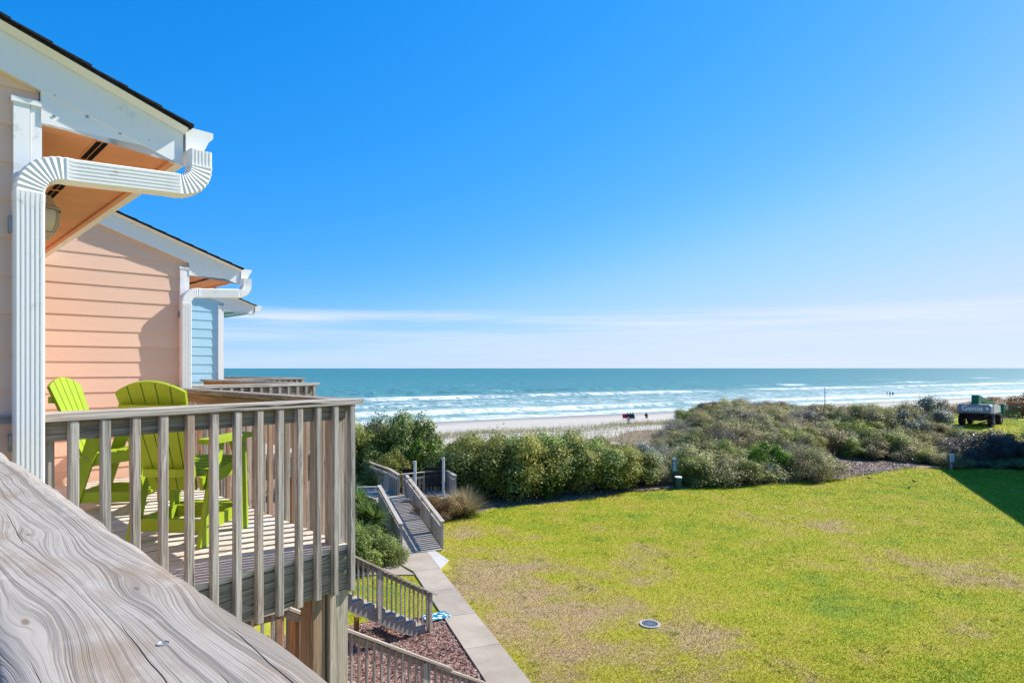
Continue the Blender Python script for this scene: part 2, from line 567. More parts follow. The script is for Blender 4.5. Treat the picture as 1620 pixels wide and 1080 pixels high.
def m_sea():
    t = NT('sea_water')
    P = t.pos()
    da = t.n('VectorMath', operation='DOT_PRODUCT'); t.l(P, da.inputs[0]); da.inputs[1].default_value = SH_A
    dw = t.n('VectorMath', operation='DOT_PRODUCT'); t.l(P, dw.inputs[0]); dw.inputs[1].default_value = SH_W
    a, w = da.outputs['Value'], dw.outputs['Value']

    def vec(fa, fw, k=0.0):
        n = t.n('CombineXYZ'); t.l(t.math('MULTIPLY', a, fa), n.inputs[0]); t.l(t.math('MULTIPLY', w, fw), n.inputs[1]); n.inputs[2].default_value = k; return n.outputs[0]
    chop = t.noise(vec(.20, .11, 1.0), 1.0, 8, .70)
    chop2 = t.noise(vec(.9, .4, 2.0), 1.0, 4, .7)
    deep = t.step(w, 110.0, 900.0)
    c = t.ramp(deep, [(0, srgb(118, 150, 146)), (.06, srgb(72, 126, 130)), (.35, srgb(66, 122, 126)), (1, srgb(56, 116, 122))])
    dark = t.math('MULTIPLY', t.step(chop, .46, .60), t.step(w, 115.0, 170.0, .35, .7))
    c = t.mix(dark, c, srgb(42, 92, 102))
    c = t.mix(t.step(chop2, .54, .70, 0, .35), c, srgb(110, 158, 164))
    br1 = t.noise(vec(.22, .13, 3.0), 1.0, 8, .72)
    br2 = t.noise(vec(.8, .40, 4.0), 1.0, 6, .72)
    foam = None
    for wi, half, amp, thr, k in BREAK:
        wob = t.math('MULTIPLY', t.math('SUBTRACT', t.noise(vec(.02, .0, 7.0 + k), 1.0, 6, .68), .5), amp * 1.5)
        d = t.math('DIVIDE', t.math('SUBTRACT', t.math('SUBTRACT', w, wob), wi), half)
        e = t.math('EXPONENT', t.math('MULTIPLY', t.math('MULTIPLY', d, d), -1.0))
        patch = t.step(t.noise(vec(.011, 0.0, 20.0 + 3 * k), 1.0, 3, .6), thr, thr + .16)
        e = t.math('MULTIPLY', e, patch)
        foam = e if foam is None else t.math('MAXIMUM', foam, e)
    zone = t.math('DIVIDE', t.math('SUBTRACT', w, 150.0), 52.0)
    foam = t.math('MAXIMUM', foam, t.math('MULTIPLY', t.math('EXPONENT', t.math('MULTIPLY', t.math('MULTIPLY', zone, zone), -1.0)), .55))
    sw = t.step(w, 122.0, 108.0)
    foam = t.math('MAXIMUM', foam, t.math('MULTIPLY', sw, .9))
    lace = t.math('ADD', t.math('MULTIPLY', br1, .5), t.math('MULTIPLY', br2, .5))
    f1 = t.step(t.math('ADD', t.math('MULTIPLY', foam, .40), t.math('MULTIPLY', lace, 1.9)), 1.13, 1.36)
    caps = t.step(t.noise(vec(.16, .10, 9.0), 1.0, 6, .75), .66, .73, 0, .75)
    caps = t.math('MULTIPLY', caps, t.step(w, 125.0, 160.0))
    f1 = t.math('MAXIMUM', f1, caps)
    c = t.mix(f1, c, srgb(196, 201, 203))
    ad = t.math('ADD', t.math('MULTIPLY', chop, .8), t.math('MULTIPLY', chop2, .25))
    t.bump(ad, .7, .7)
    t.fin(c, t.math('MULTIPLY_ADD', f1, .3, .5), .16)
    return t.mat


BREAK = [(124.0, 8.0, 9.0, .26, 0), (135.0, 7.0, 18.0, .45, 1), (187.0, 15.0, 18.0, .36, 2), (170.0, 9.0, 24.0, .48, 3), (232.0, 15.0, 30.0, .46, 4), (310.0, 16.0, 50.0, .50, 5), (152.0, 7.0, 20.0, .52, 6)]


def m_siding(name, col):
    t = NT(name)
    p = t.obj()
    g = t.noise(t.mapping(p, (2.2, 26, 60)), 1.0, 5, .65)
    g2 = t.noise(t.mapping(p, (.7, 2, 3)), 1.0, 3)
    c = t.mix(t.step(g2, .3, .7, 0, .5), col, tuple(x * .90 for x in col[:3]) + (1,))
    hs = t.n('HueSaturation'); t.l(c, hs.inputs['Color']); t.l(t.math('MULTIPLY_ADD', t.rnd(), .07, .965), hs.inputs['Value'])
    t.bump(g, .5, .004)
    return t.fin(hs.outputs[0], .65, .25)


def m_white(name, col=(.80, .80, .79, 1), grime=.5):
    t = NT(name)
    p = t.obj()
    n1 = t.noise(p, 7.0, 5, .7)
    n2 = t.noise(p, 60.0, 3, .6)
    g = t.math('MULTIPLY', t.step(n1, .56, .74), t.step(n2, .42, .62))
    c = t.mix(t.math('MULTIPLY', g, grime), col, srgb(120, 122, 100))
    t.bump(t.noise(p, 90.0, 2), .08, .002)
    return t.fin(c, .42, .35)


def m_concrete(name, c1, c2):
    t = NT(name)
    P = t.pos()
    n1 = t.noise(P, 1.3, 6, .65)
    n2 = t.noise(P, 40.0, 3, .6)
    c = t.mix(t.step(n1, .3, .7), c1, c2)
    c = t.mix(t.step(n2, .45, .75, 0, .3), c, srgb(120, 110, 96))
    hs = t.n('HueSaturation'); t.l(c, hs.inputs['Color']); t.l(t.math('MULTIPLY_ADD', t.rnd(), .12, .94), hs.inputs['Value'])
    t.bump(n2, .25, .004)
    return t.fin(hs.outputs[0], .9, .2)


def m_mat():
    t = NT('mat_print')
    v = t.n('TexVoronoi'); v.inputs['Scale'].default_value = 9.0
    t.l(t.obj(), v.inputs['Vector'])
    c = t.ramp(t.step(v.outputs['Distance'], .25, .5), [(0, srgb(232, 236, 236)), (.5, srgb(140, 200, 210)), (1, srgb(40, 110, 140))])
    return t.fin(c, .9, .1)


WOOD = m_wood('weathered_pine', srgb(172, 166, 160), srgb(108, 101, 96), srgb(146, 128, 114), .36, .05)
WOODD = m_wood('deck_plank_wood', srgb(216, 206, 194), srgb(172, 160, 147), srgb(200, 184, 164), .2)
WOODR = m_wood('rim_joist_wood', srgb(158, 148, 136), srgb(98, 90, 82), srgb(136, 116, 98), .25)
WOODB = m_wood('brown_post_wood', srgb(150, 116, 76), srgb(104, 78, 50), srgb(160, 116, 64), .2)
WOODG = m_wood('silver_boardwalk_wood', srgb(186, 177, 164), srgb(136, 127, 116), srgb(160, 144, 122), .25)
CAPW = m_cap()
PEACH = m_siding('peach_paint', srgb(234, 195, 170))
BLUE = m_siding('blue_paint', srgb(170, 212, 232))
GREYH = m_siding('grey_paint', srgb(176, 172, 160))
WHITE = m_white('white_trim_paint')
PIPE = m_white('white_downspout_enamel', (.84, .84, .83, 1), .85)
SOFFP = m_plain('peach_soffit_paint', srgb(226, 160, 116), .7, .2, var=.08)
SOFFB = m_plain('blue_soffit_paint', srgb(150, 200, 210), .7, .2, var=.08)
SHINGLE = m_plain('charcoal_shingle', (.028, .026, .026, 1), .95, .2, var=.5, scale=40)
DARK = m_plain('dark_void', (.012, .011, .01, 1), .9, .1)
METAL = m_plain('galvanised_steel', (.38, .40, .42, 1), .45, .5, .8, .3, 30)
LIME = m_plain('lime_plastic_lumber', srgb(146, 168, 34), .55, .3, var=.10, scale=4, bump=.1)
GLASS = m_plain('lantern_glass', (.62, .58, .52, 1), .15, .5, var=.1)
BLACK = m_plain('black_rubber', (.02, .02, .022, 1), .8, .2, var=.3)
LAMPM = m_plain('beige_lantern_metal', srgb(186, 170, 150), .5, .4)

# ------------------------------------------------------------------ terrain
def smooth(x, a, b):
    t = np.clip((x - a) / (b - a), 0, 1)
    return t * t * (3 - 2 * t)


def fbm(x, y, s, seed=0.0):
    r = np.zeros(np.shape(x))
    for k, amp in ((1, 1.0), (2.1, .5), (4.3, .25)):
        r = r + amp * (np.sin(x * s * k + 1.7 * k + seed) * np.cos(y * s * k * 1.13 - .9 * k + seed * 2) + .6 * np.sin((x + y) * s * k * .71 + seed * 3 + k))
    return r / 2.2


def height(x, y):
    x = np.asarray(x, float); y = np.asarray(y, float)
    a = x * SH_A.x + y * SH_A.y
    w = x * SH_W.x + y * SH_W.y
    a0 = 29.5 + np.maximum(0, w - 33) * .8
    crest = 1.85 * smooth(a, a0, a0 + 10.5) - .35 * smooth(a, 48, 55)
    w0 = 25.5 - 7.5 * smooth(a, 46, 56)
    up = smooth(w, w0, w0 + 9)
    h = GZ + crest * up
    low = -7.35 + .55 * np.exp(-((w - 56) / 4.5) ** 2) * (.6 + .8 * fbm(a, w, .11, 2)) 
    down = smooth(w, 42, 60)
    h = h * (1 - down) + low * down
    h = h + .28 * fbm(a, w, .35, 1) * smooth(w, w0 + 1, w0 + 7) * (1 - smooth(w, 62, 70))
    beach = -7.5 - (w - 64) * (SEA + 7.5) / -(104 - 64)
    beach = np.maximum(beach, SEA - 2.5)
    b = smooth(w, 60, 72)
    return h * (1 - b) + beach * b


def hz(x, y): return float(height(x, y))


# lawn outline on its shore side: (along-shore a, w limit)
EDGE = []
for px, py in ((560, 835), (700, 818), (735, 816), (790, 803), (900, 792), (1000, 778), (1060, 773), (1180, 768), (1300, 759), (1345, 752), (1425, 739), (1500, 741), (1620, 743), (1760, 745)):
    p = G(px, py); EDGE.append(aw(p.x, p.y))
EDGE.sort()
EA = np.array([e[0] for e in EDGE]); EW = np.array([e[1] for e in EDGE])

ROW = STEP.normalized()                 # the row direction: the path runs along it
RN = Vector((ROW.y, -ROW.x, 0))         # to the lawn side
PATH0 = Vector((-.536, 15.3, GZ))       # a point of the path's lawn-side edge


def path_s(x, y): return (x - PATH0.x) * RN.x + (y - PATH0.y) * RN.y


def lawn_mask(x, y):
    a = x * SH_A.x + y * SH_A.y
    w = x * SH_W.x + y * SH_W.y
    g = w < np.interp(a, EA, EW)
    up = (a > 54) & (w > 23.0) & (w < 35.5) & (w < 24 + (a - 50) * 1.6)     # the turf knoll where the lift stands
    return g | up


def mulch_mask(x, y):
    s = path_s(x, y)
    t = (x - PATH0.x) * ROW.x + (y - PATH0.y) * ROW.y
    return (s < -.72) & (t < 1.6) & (t > -14) & (s > -9)


def build_ground():
    ws = np.concatenate([np.arange(-60, -10, 2.0), np.arange(-10, 34, .35), np.arange(34, 80, .7), np.arange(80, 113, 1.5)])
    as_ = np.concatenate([np.arange(-200, -30, 8.0), np.arange(-30, 75, .45), np.arange(75, 140, 2.0), np.arange(140, 900, 20.0)])
    A, W = np.meshgrid(as_, ws)
    X = A * SH_A.x + W * SH_W.x
    Y = A * SH_A.y + W * SH_W.y
    Hh = height(X, Y)
    nr, nc = A.shape
    vs = np.stack([X, Y, Hh], -1).reshape(-1, 3)
    i = np.arange(nr * nc).reshape(nr, nc)
    fs = np.stack([i[:-1, :-1], i[:-1, 1:], i[1:, 1:], i[1:, :-1]], -1).reshape(-1, 4)
    me = bpy.data.meshes.new('ground')
    me.from_pydata(vs.tolist(), [], fs.tolist())
    me.materials.append(m_ground())
    me.polygons.foreach_set('use_smooth', [True] * len(fs))
    col = me.color_attributes.new('cover', 'FLOAT_COLOR', 'POINT')
    g = lawn_mask(vs[:, 0], vs[:, 1]).astype(float)
    mu = mulch_mask(vs[:, 0], vs[:, 1]).astype(float)
    aa, ww = vs[:, 0] * SH_A.x + vs[:, 1] * SH_A.y, vs[:, 0] * SH_W.x + vs[:, 1] * SH_W.y
    lit = (ww < 51 + 3 * np.sin(aa * .3)).astype(float)
    lit = np.where((ww > 37) & (aa < 34), 0, lit)
    g = np.where(mu > 0, 0, g)
    col.data.foreach_set('color', np.stack([g, lit, mu, np.ones_like(g)], -1).astype(np.float32).ravel())
    o = link(bpy.data.objects.new('ground', me))
    tag(o, 'lawn, dune and beach ground running down to the sea', None, None, 'structure')


build_ground()


def build_sea():
    ws = np.concatenate([np.arange(100, 240, 1.0), 240 * 1.045 ** np.arange(0, 105)])
    ap = np.concatenate([np.arange(-120, 520, 4.0), 520 * 1.12 ** np.arange(0, 42)])
    an = -120 * 1.13 ** np.arange(1, 45)
    as_ = np.concatenate([an[::-1], ap])
    A, W = np.meshgrid(as_, ws)
    X = A * SH_A.x + W * SH_W.x
    Y = A * SH_A.y + W * SH_W.y
    Hh = np.full(A.shape, SEA) + .04 * fbm(A, W, .5, 1)
    for wi, amp, hh, k in ((124, 13, .75, 0.0), (183, 16, 1.0, 2.0), (228, 24, .9, 4.0), (152, 14, .35, 5.0)):
        wc = wi + amp * .5 * fbm(A * .5, A * .31, .05, k)
        env = .35 + .65 * smooth(fbm(A, A * .3, .03, k + 1), -.6, .6)
        d = W - wc
        Hh = Hh + hh * env * np.where(d < 0, np.exp(-(d / 2.2) ** 2), np.exp(-(d / 7.0) ** 2))
    Hh = Hh + .22 * np.sin(W * .33 + 2.2 * fbm(A, W, .02, 5)) * smooth(W, 135, 200) * (1 - smooth(W, 500, 1200))
    nr, nc = A.shape
    vs = np.stack([X, Y, Hh], -1).reshape(-1, 3)
    i = np.arange(nr * nc).reshape(nr, nc)
    fs = np.stack([i[:-1, :-1], i[:-1, 1:], i[1:, 1:], i[1:, :-1]], -1).reshape(-1, 4)
    me = bpy.data.meshes.new('sea')
    me.from_pydata(vs.tolist(), [], fs.tolist())
    me.materials.append(m_sea())
    me.polygons.foreach_set('use_smooth', [True] * len(fs))
    o = link(bpy.data.objects.new('sea', me))
    tag(o, 'teal sea with white breakers rolling to the beach', None, None, 'structure')


build_sea()

# ------------------------------------------------------------------ path of concrete slabs
CONC = m_concrete('path_concrete', srgb(150, 139, 126), srgb(168, 157, 143))
CONCW = m_concrete('new_concrete', srgb(174, 170, 166), srgb(186, 183, 180))


def pt(t, s, z=GZ):                     # path coordinates: t along the row, s across (negative towards the houses)
    return Vector((PATH0.x + ROW.x * t + RN.x * s, PATH0.y + ROW.y * t + RN.y * s, z))


def slab(parent, poly, mat, h=.045, name='concrete_slab'):
    b = MB(); b.prism([Vector((p.x, p.y, GZ - .06)) for p in poly], (0, 0, .06 + h))
    return b.build(name, mat, parent)


path = link(bpy.data.objects.new('path', None), None, Matrix.Translation(pt(0, -.6)))
tag(path, 'pale concrete garden path curving past the stairs to the boardwalk', None, None, 'structure')
tj = -10.5
while tj < 4.3:
    slab(path, [pt(tj + .012, 0), pt(tj + 1.95, 0), pt(tj + 1.95, -.84), pt(tj + .012, -.84)], CONC)
    tj += 1.95
slab(path, [pt(tj + .012, 0), pt(tj + 1.9, .02), pt(tj + 1.9, -1.4), pt(tj + .012, -.84)], CONC)
slab(path, [pt(tj - .3, -.87), pt(tj + 1.9, -1.43), pt(tj + 1.9, -3.6), pt(tj + .7, -3.6)], CONC, .038)
slab(path, [pt(tj + .02, .015), pt(tj + .75, .5), pt(tj + 1.95, .32), pt(tj + 1.95, .03)], CONCW, .04)

# ------------------------------------------------------------------ houses
ROOF_S = .35


def rooftop(u): return 1.392 - ROOF_S * u


def pipe_sweep(path2, s_half, d, M_u, M_v, base, ring_idx):
    """rectangular fluted downspout swept along (u, z) points; M_u, M_v world axes"""
    prof = [(-s_half, 0), (-s_half, -d * .8), (-s_half * .86, -d)]
    for k in range(5):
        c = -s_half * .62 + k * s_half * .31
        w_ = s_half * .07
        prof += [(c - w_, -d), (c - w_ * .5, -d + .006), (c + w_ * .5, -d + .006), (c + w_, -d)]
    prof += [(s_half * .86, -d), (s_half, -d * .8), (s_half, 0)]
    n = len(prof)
    b = MB()
    pts = [Vector((p[0], p[1])) for p in path2]
    for i, p in enumerate(pts):
        tdir = (pts[min(i + 1, len(pts) - 1)] - pts[max(i - 1, 0)]).normalized()
        nrm = Vector((-tdir.y, tdir.x))
        sc_ = 1.0 + (.03 if ring_idx.get(i) == 1 else (-.03 if ring_idx.get(i) == -1 else 0))
        for s, dd in prof:
            q = p + nrm * s * sc_
            dv = (dd if i not in ring_idx or dd > -d * .85 else -d) * (1 + (sc_ - 1) * .7)
            b.v.append(tuple(base + M_u * q.x + M_v * dv + Z * q.y))
    for i in range(len(pts) - 1):
        for j in range(n):
            b.f.append((i * n + j, i * n + (j + 1) % n, (i + 1) * n + (j + 1) % n, (i + 1) * n + j)); b.m.append(0)
    b.f.append(tuple(range(n))); b.m.append(0)
    b.f.append(tuple(range((len(pts) - 1) * n, len(pts) * n))[::-1]); b.m.append(0)
    return b


def house(k, label, paint, soff, spout=True, back=6.0):
    C = C1 + STEP * k
    W_ = lambda u, v, z: C + U * u + V * v + Z * z
    root = thing('house', W_(-2, 2, GZ), label, 'house', 'beach houses in a staggered row')
    p = lambda name, b, mat, smooth=False, par=None: b.build(name, mat, par or root, smooth=smooth)
    DV = 4.30                            # depth of the unit along the row
    # core walls behind the boards
    b = MB()
    b.prism([W_(-back, .03, GZ - .1), W_(-.03, .03, GZ - .1), W_(-.03, .03, rooftop(0) - .16), W_(-back / 2 - .3, .03, rooftop(-back / 2 - .3) - .16), W_(-back, .03, rooftop(0) - .16)], V * (DV - .03))
    p('wall', b, paint)
    # lapped siding boards on the gable side
    ex, zb = .160, -1.53
    while True:
        zt = zb + ex + .02
        ue = lambda z: min(-.085 if z < 1.12 else .0, (1.392 - .10 - z) / ROOF_S)
        if ue(zb) < -back / 2: break
        u0 = -back / 2 - .3
        b = MB()
        u1b, u1t = ue(zb), ue(zt)
        if zt > 1.09: u1b, u1t = min(0, (1.392 - .10 - zb) / ROOF_S), min(0, (1.392 - .10 - zt) / ROOF_S)
        o0, o1 = -.004, .012
        vs = [W_(u0, o0, zb), W_(u1b, o0, zb), W_(u1t, o1 - .008, zt), W_(u0, o1 - .008, zt), W_(u0, .028, zb), W_(u1b, .028, zb), W_(u1t, .028, zt), W_(u0, .028, zt)]
        mid = W_(u0, 0, zb)
        Mx = Matrix(((U.x, V.x, 0, mid.x), (U.y, V.y, 0, mid.y), (0, 0, 1, mid.z), (0, 0, 0, 1)))
        b.add([Mx.inverted() @ q for q in vs], [(3, 2, 1, 0), (4, 5, 6, 7), (0, 1, 5, 4), (1, 2, 6, 5), (2, 3, 7, 6), (3, 0, 4, 7)])
        b.build('siding_board', paint, root, Mx)
        zb += ex
    # front wall boards facing the balcony, a glazed door set among them
    for i in range(17):
        z0 = -1.3 + i * .16
        if z0 + .16 > 1.05: break
        for v0, v1 in ((.07, 1.0), (2.9, DV)):
            b = MB()
            b.prism([W_(0.0, v0, z0), W_(.010, v0, z0), W_(.004, v0, z0 + .158), W_(0.0, v0, z0 + .158)], V * (v1 - v0))
            p('siding_board', b, paint)
    b = MB(); b.prism([W_(-.02, 1.0, FLOOR), W_(-.02, 2.9, FLOOR), W_(-.02, 2.9, .95), W_(-.02, 1.0, .95)], U * .05)
    dr = p('sliding_door', b, WHITE)
    for v0 in (1.1, 2.0):
        b = MB(); b.prism([W_(.032, v0, FLOOR + .12), W_(.032, v0 + .8, FLOOR + .12), W_(.032, v0 + .8, .85), W_(.032, v0, .85)], U * .004)
        p('pane', b, GLASSD, par=dr)
    # corner trim: two boards and its cap
    ztr = 1.125
    b = MB(); b.prism([W_(-.092, -.030, GZ), W_(-.036, -.030, GZ), W_(-.036, -.030, ztr), W_(-.092, -.030, ztr)], V * .03)
    p('corner_trim', b, WHITE)
    b = MB(); b.prism([W_(-.034, -.026, GZ), W_(.006, -.026, GZ), W_(.006, -.026, ztr), W_(-.034, -.026, ztr)], V * .09)
    p('corner_trim', b, WHITE)
    b = MB(); b.prism([W_(-.1, -.036, ztr), W_(.004, -.036, ztr), W_(.004, -.036, ztr + .022), W_(-.1, -.036, ztr + .022)], V * .034)
    p('trim_cap', b, WHITE)
    # rake: sloping board, cornice return, crown moulding
    ur, ue_ = -back / 2 - .3, .572
    sl = lambda u, off: W_(u, -.036, rooftop(u) - off)
    b = MB(); b.prism([sl(ur, .035), sl(ue_, .035), sl(ue_, .195), sl(ur, .195)], V * .034)
    p('rake_board', b, WHITE)
    b = MB(); b.prism([sl(ur, .025), sl(ue_ + .004, .025), sl(ue_ + .004, .062), sl(ur, .062)], V * .03)
    b2 = MB(); b2.prism([W_(ur, -.084, rooftop(ur) - .013), W_(ue_ + .008, -.084, rooftop(ue_ + .008) - .013), W_(ue_ + .008, -.040, rooftop(ue_ + .008) - .034), W_(ur, -.040, rooftop(ur) - .034)], V * .02)
    p('crown_moulding', b2, WHITE)
    zs = 1.057
    u1 = .566
    b = MB(); b.prism([W_(.002, -.032, zs), W_(u1, -.032, zs), W_(u1, -.032, rooftop(u1) - .19), W_(.002, -.032, rooftop(.002) - .19)], V * .03)
    cr = p('cornice_return', b, WHITE)
    b = MB()
    for uu, zz in ((.05, 1.19), (.05, 1.10), (.17, 1.13), (.30, 1.09), (.42, 1.09)):
        b.lathe([(0, -.0), (.006, 0), (.006, .003), (0, .004)], 8)
        kk = len(b.v) - 32
        for q in range(kk, len(b.v)):
            x, y, z = b.v[q]; b.v[q] = tuple(W_(uu + x, -.0325 - z, zz + y))
    p('nail_head', b, METAL, par=cr)
    # soffit, vents, fascia
    b = MB(); b.prism([W_(.0, -.0, zs), W_(.545, -.0, zs), W_(.545, DV - .02, zs), W_(0, DV - .02, zs)], Z * .012)
    sf = p('soffit', b, soff)
    b = MB(); b.prism([W_(.545, -.002, zs - .016), W_(.576, -.002, zs - .016), W_(.576, -.002, rooftop(.576) - .03), W_(.545, -.002, rooftop(.545) - .06)], V * (DV - .02))
    p('fascia', b, soff)
    vv = .03
    while vv < DV - .4:
        b = MB()
        b.prism([W_(.215, vv, zs - .004), W_(.275, vv, zs - .004), W_(.275, vv + .36, zs - .004), W_(.215, vv + .36, zs - .004)], Z * .004)
        vt = p('soffit_vent', b, soff, par=sf)
        b = MB()
        for q in range(18):
            va = vv + .012 + q * .019
            for ua in (.222, .248):
                b.prism([W_(ua, va, zs - .0065), W_(ua + .021, va, zs - .0065), W_(ua + .021, va + .011, zs - .0065), W_(ua, va + .011, zs - .0065)], Z * .0025)
        o = p('vent_slot', b, DARK, par=sf)
        vv += .38
    # roof: deck board and overlapping shingle courses
    b = MB()
    b.prism([W_(ur, -.09, rooftop(ur) - .012), W_(.585, -.09, rooftop(.585) - .012), W_(.585, -.09, rooftop(.585) - .001), W_(ur, -.09, rooftop(ur) - .001)], V * (DV + .06))
    b.prism([W_(-back - .6, -.06, rooftop(.6)), W_(ur - .01, -.06, rooftop(ur) - .0), W_(ur - .01, -.06, rooftop(ur) + .014), W_(-back - .6, -.06, rooftop(.6) + .014)], V * (DV + .02))
    rf = p('roof', b, SHINGLE)
    uu = .602
    while uu > ur + .1:
        b = MB()
        j = random.uniform(-.006, .006)
        b.prism([W_(uu, -.098 + j, rooftop(uu) + .001), W_(uu, -.098 + j, rooftop(uu) + .015), W_(uu - .175, -.098 + j, rooftop(uu - .175) + .006), W_(uu - .175, -.098 + j, rooftop(uu - .175) + .001)], V * (DV + .05))
        p('shingle_course', b, SHINGLE, par=rf)
        uu -= .142
    # gutter along the eave (ogee profile, end cap)
    prof = [(q - .036, z - .012) for q, z in ((.616, 1.205), (.616, 1.085), (.690, 1.085), (.712, 1.125), (.722, 1.15), (.745, 1.175), (.745, 1.203), (.735, 1.203), (.735, 1.18), (.705, 1.15), (.684, 1.094), (.624, 1.094), (.624, 1.205))]
    b = MB(); b.prism([W_(u, -.045, z) for u, z in prof], V * (DV + .05))
    gt = p('gutter', b, WHITE)
    b = MB(); b.prism([W_(u, -.050, z) for u, z in prof[:7]], V * .005)
    p('gutter_end', b, WHITE, par=gt)
    if spout:
        pa, ring = [], {}

        def arc(cx, cz, r, a0, a1, n, rg):
            for i in range(n + 1):
                q = R(a0 + (a1 - a0) * i / n)
                pa.append((cx + r * math.cos(q), cz + r * math.sin(q)))
                if rg: ring[len(pa) - 1] = 1 if i % 2 == 0 else -1
        pa.append((.632, 1.072)); pa.append((.632, 1.012))
        arc(.632 - .105, .99, .105, 0, -86, 18, True)
        pa.append((.47, .883)); pa.append((.12, .858))
        arc(.075, .735, .122, 88, 180, 20, True)
        pa.append((-.047, .66)); pa.append((-.047, -1.0)); pa.append((-.047, GZ + .2))
        b = pipe_sweep(pa, .052, .076, U, V, W_(0, -.040, 0), ring)
        ds = p('downspout', b, PIPE)
        for z0 in (.57, -.35, -2.2):
            b = MB(); b.prism([W_(-.108, -.05, z0), W_(-.1, -.05, z0), W_(-.1, -.05, z0 + .07), W_(-.108, -.05, z0 + .07)], V * .05)
            p('strap', b, METAL, par=ds)
    return root


GLASSD = m_plain('door_glass', (.05, .07, .08, 1), .08, .6, var=.1)
house(0, 'nearest peach clapboard house with white downspout at the left edge', PEACH, SOFFP)
house(1, 'second peach clapboard house, behind the green chairs', PEACH, SOFFP)
house(2, 'light blue clapboard house at the far end of the row', BLUE, SOFFB, spout=False)

# wall lantern on the front of the nearest house
lb = C1 + U * .125 + V * .72 + Z * .66
lan = thing('wall_lantern', lb, 'beige wall lantern with curved glass under the nearest eave', 'wall lamp')
b = MB(); b.lathe([(.0, .015), (.022, .02), (.03, .035), (.052, .055), (.046, .06)], 6, lb); b.build('base', LAMPM, lan)
b = MB(); b.lathe([(.043, .06), (.062, .10), (.068, .14), (.066, .175)], 6, lb); b.build('glass', GLASS, lan)
b = MB()
for j in range(6):
    q = 2 * math.pi * j / 6
    b.tube([lb + Vector((math.cos(q) * r, math.sin(q) * r, z)) for r, z in ((.045, .06), (.064, .10), (.07, .14), (.068, .178))], .0045, 5)
b.build('cage', LAMPM, lan)
b = MB(); b.lathe([(.084, .175), (.082, .185), (.06, .20), (.052, .225), (.035, .25), (.012, .258), (.012, .275), (0, .28)], 6, lb); b.build('cap', LAMPM, lan)
b = MB(); b.tube([lb + Z * .26, lb + Z * .27 - U * .08, lb + Z * .18 - U * .135], .010, 6)
b.box(lb + Z * .17 - U * .137, (.11, .03, .20), Matrix.Rotation(R(135), 3, 'Z')); b.build('bracket', LAMPM, lan)


